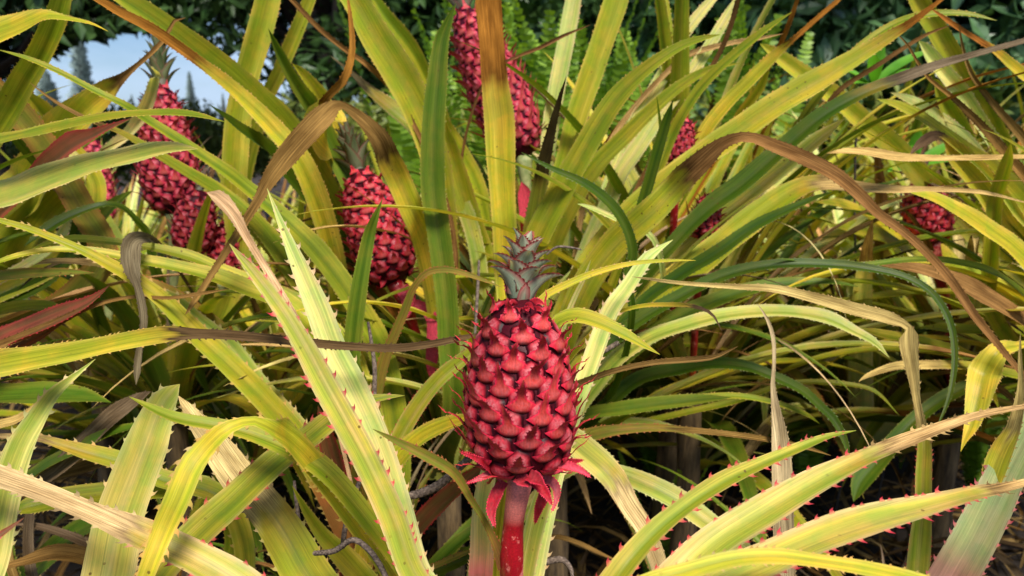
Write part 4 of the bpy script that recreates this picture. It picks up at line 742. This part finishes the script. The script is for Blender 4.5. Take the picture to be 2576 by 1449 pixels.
def copy_plant(src, x, y, rz, s, label, group):
    r = src.copy(); COL.objects.link(r); r.location = (x, y, 0); r.rotation_euler = (0, 0, rz); r.scale = (s, s, s); r['label'] = label; r['group'] = group
    for ch in list(src.children):
        c = ch.copy(); COL.objects.link(c); c.parent = r
    return r
GR = 'fruitless pineapple plants in the bed behind'
rr = np.random.default_rng(21)
SETS = [['g', 'g', 'yg', 'mg', 'lg', 'y', 'g', 'DRY', 'mg'], ['yg', 'y', 'lg', 'g', 'p', 'DRY', 'yg', 'o'], ['mg', 'g', 'dg', 'yg', 'g', 'lg', 'DRY'], ['y', 'yg', 'lg', 'o', 'DRY', 'g', 'p', 'DRY']]
spots = [  # x, y, size: where the other plants of the bed stand
 (-.62, 1.95, .95), (.05, 1.95, 1.0), (.50, 1.9, 1.1), (1.0, 1.95, 1.1), (-1.15, 2.1, .95), (1.5, 2.2, 1.1),
 (-.35, 2.45, 1.0), (.25, 2.5, 1.0), (.75, 2.5, 1.2), (1.3, 2.6, 1.2), (-.9, 2.6, .92), (1.95, 2.7, 1.2), (-1.5, 2.7, .95),
 (.0, 3.05, 1.05), (.5, 3.1, 1.15), (1.0, 3.2, 1.3), (1.6, 3.3, 1.3), (2.2, 3.3, 1.3), (-.6, 3.2, .95), (-1.2, 3.3, .92), (-1.9, 3.2, .95),
 (.2, 3.8, 1.1), (.9, 3.9, 1.35), (1.5, 4.0, 1.35), (2.2, 4.0, 1.35), (2.9, 4.1, 1.35), (-.5, 4.0, .95), (-1.3, 4.1, .9), (-2.2, 4.1, .92)]
rows = {}
for i, s in enumerate(spots): rows.setdefault(0 if s[1] < 2.35 else 1 if s[1] < 2.9 else 2 if s[1] < 3.6 else 3, []).append(i)
ordw = ['first', 'second', 'third', 'fourth', 'fifth', 'sixth', 'seventh', 'eighth', 'ninth']; roww = ['nearest row behind the fruiting plants', 'second row back', 'third row back', 'farthest row before the trees']
lab = {}
for r_, ids in rows.items():
    for k_, i in enumerate(sorted(ids, key=lambda q: spots[q][0]/spots[q][1])): lab[i] = 'leafy fruitless pineapple plant, %s from the left in the %s' % (ordw[k_], roww[r_])
protos = []
for i, (x, y, s) in enumerate(spots):
    if i < 4:
        key = 'P%d' % i; o = thing('pineapple_plant', lab[i], 'plant', (x, y, 0), GR); PL[key] = (o, np.array([x, y, .16]), Vector((x, y, 0)))
        rosette(key, SETS[i], 54, .75, 1.05, rr, (.35, 1.7), .046); o.scale = (s, s, s); protos.append(o)
    else: copy_plant(protos[int(rr.integers(4))], x, y, rr.random()*6.28, s*rr.uniform(.95, 1.05), lab[i], GR)
# extra blades of the photographed plants, low and behind what was traced
for key, n, lo, hi, st in (('C', 26, .55, .78, SETS[2]), ('D', 40, .7, 1.0, SETS[0]), ('T', 20, .6, .85, SETS[2]), ('B', 26, .55, .72, SETS[0]), ('M', 12, .3, .42, ['mg', 'o', 'dg', 'DRY']), ('U', 24, .5, .7, SETS[2]),
                           ('E', 40, .6, .9, SETS[0]), ('Q', 36, .55, .8, SETS[1]), ('V', 26, .5, .72, SETS[0]), ('W', 34, .8, 1.1, SETS[0]), ('Y', 34, .7, 1.0, SETS[1]), ('K', 18, .5, .7, SETS[2])):
    rosette(key, st, n, lo, hi, rr, (.5, 1.9), .042)
for key, n, lo, hi, wd in (('D', 16, .5, .95, .013), ('E', 18, .5, .9, .013), ('C', 12, .5, .8, .012), ('M', 14, .35, .6, .014), ('L', 14, .3, .6, .014), ('F', 14, .3, .6, .013), ('Q', 14, .5, .8, .013), ('W', 12, .6, .9, .013), ('B', 12, .5, .75, .013), ('U', 12, .5, .75, .014)):
    rosette(key, ['DRY', 'DRY', 'mg'], n, lo, hi, rr, (1.0, 2.7), wd)
# ---- ground
def grid(name, x0, x1, y0, y1, nx, ny, f, mat):
    xs = np.sign(np.linspace(-1, 1, nx))*np.abs(np.linspace(-1, 1, nx))**2.2*x1; ys = y0 + (y1-y0)*np.linspace(0, 1, ny)**2.6
    V = [(x, y, f(x, y)) for y in ys for x in xs]; Fc = [(j*nx+i, j*nx+i+1, (j+1)*nx+i+1, (j+1)*nx+i) for j in range(ny-1) for i in range(nx-1)]
    return mesh_obj(name, V, Fc, mat)
g = grid('ground', -900, 900, -6, 1500, 90, 110, lambda x, y: .025*noise.noise(Vector((x*2.3, y*2.3, 0)))*(1 if abs(x) < 12 and y < 12 else 0) - .02, SOIL); g['kind'] = 'structure'
# ---- fallen dead leaves and crumbs on the soil
V, Fc, C, UV = [], [], [], []
lr = np.random.default_rng(4)
for i in range(2600):
    y = lr.uniform(.9, 4.2); x = lr.uniform(-.8, .8)*y*1.1; a = lr.random()*2*PI; ln = lr.uniform(.06, .5); wd = lr.uniform(.004, .022); z = lr.uniform(.0, .07)
    k = 7; cur = lr.normal(0, .8); lift = abs(lr.normal(0, .05)); b0 = len(V); c = np.array(DRY[['t', 'b', 'k', 'v'][int(lr.integers(4))]])*lr.uniform(.25, .95)
    px_, py_ = x, y
    for j in range(k):
        u = j/(k-1); aa = a + cur*(u-.5); w_ = wd*(math.sin(PI*min(max(u, .04), .96))**.5); zz = z + lift*math.sin(u*PI) + .004
        for sg in (-1, 0, 1): V.append((px_ - math.sin(aa)*w_*sg*.5, py_ + math.cos(aa)*w_*sg*.5, zz + (abs(sg))*w_*.3)); C.append((*c, 1)); UV.append((u*ln*8 + i, sg*w_*12))
        px_ += math.cos(aa)*ln/(k-1); py_ += math.sin(aa)*ln/(k-1)
    for j in range(k-1):
        for q in (0, 1): Fc.append((b0+j*3+q, b0+j*3+q+1, b0+(j+1)*3+q+1, b0+(j+1)*3+q))
lt = mesh_obj('leaf_litter', V, Fc, LEAF, None, C, UV); tag(lt, 'brown dead leaf strips strewn over the dark soil', 'leaf litter', kind='stuff')
# ---- fallen scaly twigs (cook pine)
def twig(pts, label, tone=1):
    P = np.array([at(x, y, d) for x, y, w_, d in pts]); W = np.array([w_*d/F for x, y, w_, d in pts]); Q, S = crom(np.column_stack([P, W]), 60); P = Q[:, :3]; R_ = Q[:, 3]/2
    T = unit(np.gradient(P, axis=0)); X = unit(np.cross(T, CF + .01)); Y = np.cross(X, T); m = 10
    V, Fc = [], []; n = len(P); L_ = S[-1]; u = 0; rows_ = int(L_/ (R_.mean()*.75))
    # core
    for i in range(n):
        for j in range(m): a = 2*PI*j/m; V.append(P[i] + (X[i]*math.cos(a)+Y[i]*math.sin(a))*R_[i]*.72)
    for i in range(n-1):
        for j in range(m): Fc.append((i*m+j, i*m+(j+1)%m, (i+1)*m+(j+1)%m, (i+1)*m+j))
    for r_ in range(rows_):
        s = L_*(r_+.5)/rows_; p = np.array([np.interp(s, S, P[:, k]) for k in range(3)]); i = min(int(np.searchsorted(S, s)), n-1); rad_ = np.interp(s, S, R_)
        for q in range(5):
            a = 2*PI*(q + .5*(r_ % 2))/5; rd = X[i]*math.cos(a)+Y[i]*math.sin(a); tg = np.cross(T[i], rd); b0 = len(V); h = rad_*1.25
            V += [p - T[i]*h*.5 + tg*rad_*.5 + rd*rad_*.68, p - T[i]*h*.5 - tg*rad_*.5 + rd*rad_*.68, p + T[i]*h*.2 - tg*rad_*.42 + rd*rad_*.98, p + T[i]*h*.2 + tg*rad_*.42 + rd*rad_*.98, p + T[i]*h*.85 + rd*rad_*.92, p + rd*rad_*1.08]
            Fc += [(b0, b0+1, b0+5), (b0+1, b0+2, b0+5), (b0+2, b0+4, b0+5), (b0+4, b0+3, b0+5), (b0+3, b0, b0+5)]
    o = mesh_obj('pine_twig', V, Fc, TWIG); tag(o, label, 'twig', 'fallen scaly pine twigs'); return o
twig([(1018,1250,18,.92),(1060,1240,22,.92),(1100,1222,22,.92),(1145,1185,20,.92),(1185,1150,18,.92),(1215,1130,14,.92)], 'thick dark scaly twig curving behind the left of the nearest fruit')
twig([(862,1378,12,.9),(868,1330,13,.9),(885,1270,13,.92),(903,1215,12,.94),(912,1180,9,.95)], 'grey scaly twig standing upright between the red leaf feet')
twig([(790,1392,12,.80),(840,1386,14,.79),(890,1358,14,.78),(925,1380,14,.78),(955,1420,14,.77),(975,1460,13,.76)], 'grey scaly twig bent over at the bottom left of the stalk')
twig([(926,810,7,1.0),(934,860,9,1.0),(942,920,11,1.0),(942,980,11,1.0),(938,1060,10,1.0)], 'thin brown scaly twig hanging beside the brown rolled leaf tip')
twig([(1340,1425,14,.95),(1380,1412,16,.95),(1415,1408,15,.95),(1435,1430,12,.95),(1440,1450,8,.95)], 'pale scaly twig curled right of the red stalk')
twig([(1205,655,6,1.2),(1202,720,8,1.2),(1198,790,8,1.2),(1195,840,6,1.2)], 'thin scaly twig left of the grey crown')
twig([(1375,640,5,1.1),(1400,622,6,1.1),(1430,622,6,1.1),(1462,628,4,1.1)], 'short dark scaly twig right of the grey crown')
twig([(1500,892,12,1.0),(1525,880,13,1.0),(1555,862,12,1.0)], 'short scaly twig behind the right of the nearest fruit')
twig([(740,1210,7,1.0),(745,1260,9,1.0),(752,1310,9,1.0),(764,1395,6,1.0)], 'thin dark scaly twig over the broad green leaf')
# ---- ferns
def frond_mesh(ln, wd, rng, k=34, arch=.6):
    V, Fc = [], []; el = PI/2 - .1; p = np.array([0., 0, 0]); pts = [p.copy()]
    for i in range(k): e = el - arch*(i/k)**1.6; p = p + np.array([math.cos(e), 0, math.sin(e)])*ln/k; pts.append(p.copy())
    pts = np.array(pts); T = unit(np.gradient(pts, axis=0))
    for i in range(k):
        u = i/k; b0 = len(V); r = .0022*(1-u)+.0005
        V += [pts[i]+[0, r, 0], pts[i]-[0, r, 0], pts[i+1]-[0, r, 0], pts[i+1]+[0, r, 0]]; Fc.append((b0, b0+1, b0+2, b0+3))
        if u < .14: continue
        for q in (0, .5):
            base = pts[i]*(1-q)+pts[i+1]*q; w_ = wd*math.sin(PI*min(1, (u-.05)*1.02))**.6*(1-u*.45)
            for sg in (-1, 1):
                dv = unit(np.array([0, sg, 0]) + T[i]*.30 + rng.normal(0, .05, 3)); nn = unit(np.cross(dv, T[i])); tw = rng.normal(0, .35); side = unit(T[i]*math.cos(tw) + nn*math.sin(tw)); hw = ln/k*.27; b0 = len(V)
                dn = nn*sg*0
                V += [base - side*hw*.5, base + side*hw, base + dv*w_*.5 + side*hw*.9 + [0, 0, -.03*w_], base + dv*w_*.5 - side*hw*.9 + [0, 0, -.03*w_], base + dv*w_ + side*hw*.5 + [0, 0, -.16*w_]]
                Fc += [(b0, b0+1, b0+2, b0+3), (b0+3, b0+2, b0+4)]
    return V, Fc
fg = np.random.default_rng(9)
def fern(x, y, d, n, ln, wd, label, spread=.5, mat=None, z0=0.):
    R = at(x, y, d); o = thing('fern', label, 'fern', (R[0], R[1], z0), 'sword ferns')
    for i in range(n):
        V, Fc = frond_mesh(ln*fg.uniform(.85, 1.1), wd, fg, arch=fg.uniform(.2, spread)); f = mesh_obj('frond', V, Fc, mat or FERN, o); f.rotation_euler = (fg.normal(0, .12), fg.normal(0, .10), i*2.4 + 1.2)
fern(1285, 300, 2.9, 11, 1.62, .11, 'tall light green sword fern right behind the tall red fruit')
fern(1375, 300, 3.0, 11, 1.60, .11, 'tall sword fern between the brown leaf and the cream leaf')
fern(1480, 300, 3.1, 11, 1.58, .11, 'tall sword fern behind the yellow leaf right of centre')
fern(1600, 300, 3.1, 10, 1.60, .11, 'tall sword fern standing against the dark gap near the top')
fern(1030, 300, 2.9, 9, 1.60, .11, 'light green sword fern left of the tall red fruit')
fern(1880, 300, 3.3, 8, 1.62, .11, 'narrow upright sword fern in front of the dark right tree')
fern(1690, 300, 3.2, 9, 1.5, .11, 'sword fern half hidden behind pale leaves right of the gap')
fern(2000, 1500, 2.3, 9, .5, .06, 'low dark fern on the ground at the lower right', 1.3)
fern(2250, 1300, 2.5, 9, .55, .06, 'low dark fern under the twisted brown leaf tip', 1.3)
fern(2440, 1300, 2.2, 8, .60, .05, 'bluish fern at the right edge', 1.1)
fern(1640, 1300, 2.3, 8, .6, .06, 'low fern right of the nearest fruit', 1.2)
fern(1660, 1380, 1.7, 5, .42, .03, 'small fresh green fern behind the stalk leaves', .8)
# ---- fresh green shrub seedling
def seedling(x, y, d, label):
    P0 = at(x, y, d); o = thing('shrub_seedling', label, 'seedling', (P0[0], P0[1], 0))
    V, Fc = [], []
    for i in range(9):
        z = P0[2]*i/8
        for j in range(6): a = PI/3*j; V.append(((.003*math.cos(a)+.03*math.sin(z*4)), .003*math.sin(a), z))
    for i in range(8):
        for j in range(6): Fc.append((i*6+j, i*6+(j+1)%6, (i+1)*6+(j+1)%6, (i+1)*6+j))
    mesh_obj('stem', V, Fc, BARK, o)
    for i, (az, el, ln) in enumerate([(0.2, .75, .17), (3.0, .55, .15), (1.6, 1.35, .13), (4.4, .8, .13), (5.4, .4, .16), (2.4, .2, .12)]):
        k = 10; P = [np.array([0, 0, P0[2]])]; Ns = []; hd = np.array([math.cos(az), -abs(math.sin(az))*.6, 0])
        for s in range(k):
            e = el - .5*(s/k); Ns.append(-hd*math.sin(e)+np.array([0, -.5, math.cos(e)])); P.append(P[-1]+(hd*math.cos(e)+np.array([0, 0, math.sin(e)]))*ln/k)
        P = np.array(P[:k]); u = np.linspace(0, 1, k); W = .036*np.sin(PI*np.clip(u, .03, .985))**.8
        small_leaf('leaf', o, P, W, np.array(Ns), lambda g_, v_: (0, 0, 0), False, .3, WEED, (0, 0, 0), np.zeros(3))
seedling(2195, 215, 1.75, 'young shrub with three glossy bright green leaves near the top right')
seedling(2290, 430, 1.9, 'small leafy seedling behind the horizontal dry leaves at the right')
# ---- trees behind
def tree(x, ytop, ybot, d, hw, nleaf, label, name='broadleaf_tree', size=.09, clumps=26, seed=1, gap=None, mat=None, trunk_r=.16, depth=1.3, tdx=0):
    g_ = np.random.default_rng(seed); top = at(x, ytop, d); bot = at(x + tdx, ybot, d); cx, cy = bot[0], bot[1]; H = top[2]-bot[2]; wd = hw*d/F
    o = thing(name, label, 'tree', (cx, cy, 0))
    cs = np.column_stack([g_.uniform(-1, 1, clumps)*wd - tdx*d/F, g_.uniform(-1, 1, clumps)*depth, bot[2] + g_.uniform(.0, 1, clumps)*H]); cr_ = g_.uniform(.28, .60, clumps)*min(1, wd)
    k = g_.integers(0, clumps, nleaf); dirs = unit(g_.normal(0, 1, (nleaf, 3))); rr_ = cr_[k]*g_.random(nleaf)**.45; Pc = cs[k] + dirs*rr_[:, None]*np.array([1.2, 1.2, .8])
    if gap is not None:
        wp = Pc + np.array([cx, cy, 0]); q = topx(wp); keep = np.ones(nleaf, bool)
        for (gx, gy, ga, gb) in gap:
            e = ((q[:, 0]-gx)/ga)**2 + ((q[:, 1]-gy)/gb)**2; keep &= ~((e < 1) & (g_.random(nleaf) < np.clip((1-e)*3.5, 0, 1)))
        Pc = Pc[keep]
    n = len(Pc); a = unit(g_.normal(0, 1, (n, 3))); b = unit(np.cross(a, g_.normal(0, 1, (n, 3)))); c = np.cross(a, b); sz = size*g_.uniform(.6, 1.3, n)[:, None]
    V = np.stack([Pc - b*sz, Pc - c*sz*.38 + a*sz*.08, Pc + b*sz, Pc + c*sz*.38 + a*sz*.08], 1).reshape(-1, 3); Fc = np.arange(n*4).reshape(n, 4)
    mesh_obj('crown', V, Fc, mat or TREELEAF, o, smooth=False)
    V, Fc = [], []
    def limb(p0, p1, r0, r1, k_=8, m=9, wob=.05):
        b0 = len(V); p0 = np.array(p0); p1 = np.array(p1)
        for i in range(k_):
            u = i/(k_-1); p = p0 + (p1-p0)*u + np.array([math.sin(u*7+seed), math.cos(u*5+seed), 0])*wob*u; r = r0+(r1-r0)*u
            for j in range(m): an = 2*PI*j/m; V.append((p[0]+r*math.cos(an), p[1]+r*math.sin(an), p[2]))
        for i in range(k_-1):
            for j in range(m): Fc.append((b0+i*m+j, b0+i*m+(j+1)%m, b0+(i+1)*m+(j+1)%m, b0+(i+1)*m+j))
    limb((0, 0, 0), (0, 0, bot[2]+H*.35), trunk_r, trunk_r*.6); fork = (0, 0, bot[2]+H*.3)
    for i in range(min(9, clumps)): limb(fork if i % 2 else (0, 0, bot[2]*.8), cs[i], trunk_r*.4, .012, wob=.1)
    mesh_obj('trunk', V, Fc, BARK, o)
SKYGAP = [(435, 225, 135, 130), (250, 190, 120, 105), (570, 215, 90, 90), (340, 110, 70, 40), (130, 180, 60, 40), (690, 250, 40, 40)]
T_ = [
 (60, -420, 90, 6.0, 420, 15000, 'dark tree filling the top left corner above the sky gap', 31, .085, SKYGAP),
 (430, -420, 10, 6.4, 330, 12000, 'dark tree with branches hanging just above the sky gap', 32, .085, SKYGAP),
 (830, -420, 240, 6.2, 270, 4300, 'dark tree pierced by bright sky specks, right of the sky gap', 33, .065, SKYGAP),
 (1120, -420, 300, 6.8, 260, 11000, 'dark tree behind the tall red fruit', 34, .09, SKYGAP),
 (1450, -420, 330, 6.6, 300, 17000, 'dark tree behind the sword ferns', 35, .09, None),
 (1830, -420, 330, 6.0, 300, 17000, 'dark tree behind the narrow fern, right of centre', 36, .09, None),
 (2180, -420, 340, 5.6, 300, 19000, 'glossy leaved dark tree at the upper right', 37, .10, None),
 (2560, -420, 380, 5.4, 300, 19000, 'glossy leaved dark tree at the top right corner', 38, .10, None),
 (760, -500, 200, 9.5, 170, 900, 'farther dark tree seen through the specked tree', 39, .12, SKYGAP),
 (1700, -500, 330, 9.5, 500, 16000, 'farther dark tree behind the right of the ferns', 40, .14, None),
 (2350, -500, 330, 9.0, 500, 16000, 'farther dark tree behind the glossy trees', 41, .14, None)]
for x, yt, yb, d, hw, nl, lb, sd_, sz, gp in T_: tree(x, yt, yb, d, hw, nl, lb, seed=sd_, size=sz, gap=gp, clumps=44, mat=GLOSSLEAF if sd_ in (36, 37, 38) else None, tdx=340 if x == 430 else -140 if x == 60 else 0)
# ---- low green ridge closing the horizon
V, Fc = [], []; n = 160
for i in range(n):
    x = -260 + 520*i/(n-1); h = 1.2 + 2.2*(noise.noise(Vector((x*.03, 0, 0))) + .5) + .5*noise.noise(Vector((x*.3, 4, 0)))
    for y, z in ((58, -.5), (62, h*.8), (70, h), (110, h*.9), (160, -.5)): V.append((x, y + 3*noise.noise(Vector((x*.1, 7, 0))), z))
for i in range(n-1):
    for j in range(4): Fc.append((i*5+j, (i+1)*5+j, (i+1)*5+j+1, i*5+j+1))
hl = mesh_obj('hills', V, Fc, simple('far_scrub', (.05, .09, .04), (.14, .17, .07), 1.2, .9, 1, .3, 8)); hl['kind'] = 'structure'
SHRUB = simple('shrub_leaf', (.07, .13, .02), (.24, .26, .05), 3, .5, .1, .002, 3, .4, .2)
for i, (x, yt, yb, d, hw, lb) in enumerate([(130, 300, 420, 7.5, 170, 'leftmost low yellow green shrub below the sky gap'), (360, 306, 420, 8, 150, 'low yellow green shrub under the middle of the sky gap'), (600, 300, 420, 7.6, 160, 'low shrub under the right end of the sky gap'),
     (900, 290, 420, 5.4, 190, 'low shrub in the shade behind the tilted fruit'), (1300, 280, 420, 5.0, 220, 'low shrub at the foot of the trees behind the sword ferns'), (1750, 270, 420, 4.9, 250, 'low shrub at the foot of the dark trees, right of centre'), (2300, 270, 420, 4.9, 320, 'low shrub at the foot of the glossy trees at the right')]):
    tree(x, yt, yb, d, hw, 4200, lb, name='shrub', seed=60+i, size=.045, clumps=26, mat=SHRUB, trunk_r=.03, depth=.4)
# ---- slender conifers far away in the sky gap
def conifer(x, ytop, ybot, d, hw, label, seed):
    g_ = np.random.default_rng(seed); top = at(x, ytop, d); bot = at(x, ybot, d); cx, cy = bot[0], bot[1]; z0, z1 = -0.0, top[2]; zb = max(bot[2], .5)
    o = thing('cook_pine', label, 'tree', (cx, cy, 0), 'slender conifers beyond the bed')
    V, Fc = [], []; wd = hw*d/F
    nt_ = 46
    for i in range(nt_):
        u = i/nt_; z = zb*.3 + (z1-zb*.3)*u; w_ = wd*(1-u)**.55*g_.uniform(.75, 1.1)
        for q in range(13):
            a = q*2*PI/13 + i*.7 + g_.normal(0, .15); dx, dy = math.cos(a), math.sin(a); ln = w_*g_.uniform(.7, 1.1); k = 7
            for s in range(k):
                r0 = ln*s/k; r1 = ln*(s+1)/k; zz = z + (.28*r0 if s > 1 else 0) - .10*ln
                th_ = .17*wd*(.5 + g_.random()); b0 = len(V)
                V += [(dx*r0-dy*th_*.35, dy*r0+dx*th_*.35, zz-th_*.25), (dx*r0+dy*th_*.35, dy*r0-dx*th_*.35, zz+th_*.25), (dx*r1+dy*th_*.2, dy*r1-dx*th_*.2, zz+th_*.7), (dx*r1-dy*th_*.2, dy*r1+dx*th_*.2, zz-th_*.05)]; Fc.append((b0, b0+1, b0+2, b0+3))
    mesh_obj('crown', V, Fc, CONIFER, o, smooth=False)
    V, Fc = [], []
    for i in range(8):
        u = i/7; r = .22*(1-u)+.03
        for j in range(8): a = PI/4*j; V.append((r*math.cos(a), r*math.sin(a), z1*u*.98))
    for i in range(7):
        for j in range(8): Fc.append((i*8+j, i*8+(j+1)%8, (i+1)*8+(j+1)%8, (i+1)*8+j))
    mesh_obj('trunk', V, Fc, BARK, o)
conifer(222, 72, 330, 34, 46, 'tallest pale conifer at the left of the sky gap', 1)
conifer(130, 180, 330, 36, 50, 'shorter pale conifer left of the tallest one', 2)
conifer(488, 182, 330, 42, 24, 'slim dark conifer right of the crowned fruit', 3)
conifer(567, 235, 330, 46, 13, 'smallest conifer at the right end of the sky gap', 4)
conifer(340, 238, 330, 44, 13, 'small conifer just left of the tall red fruit', 5)
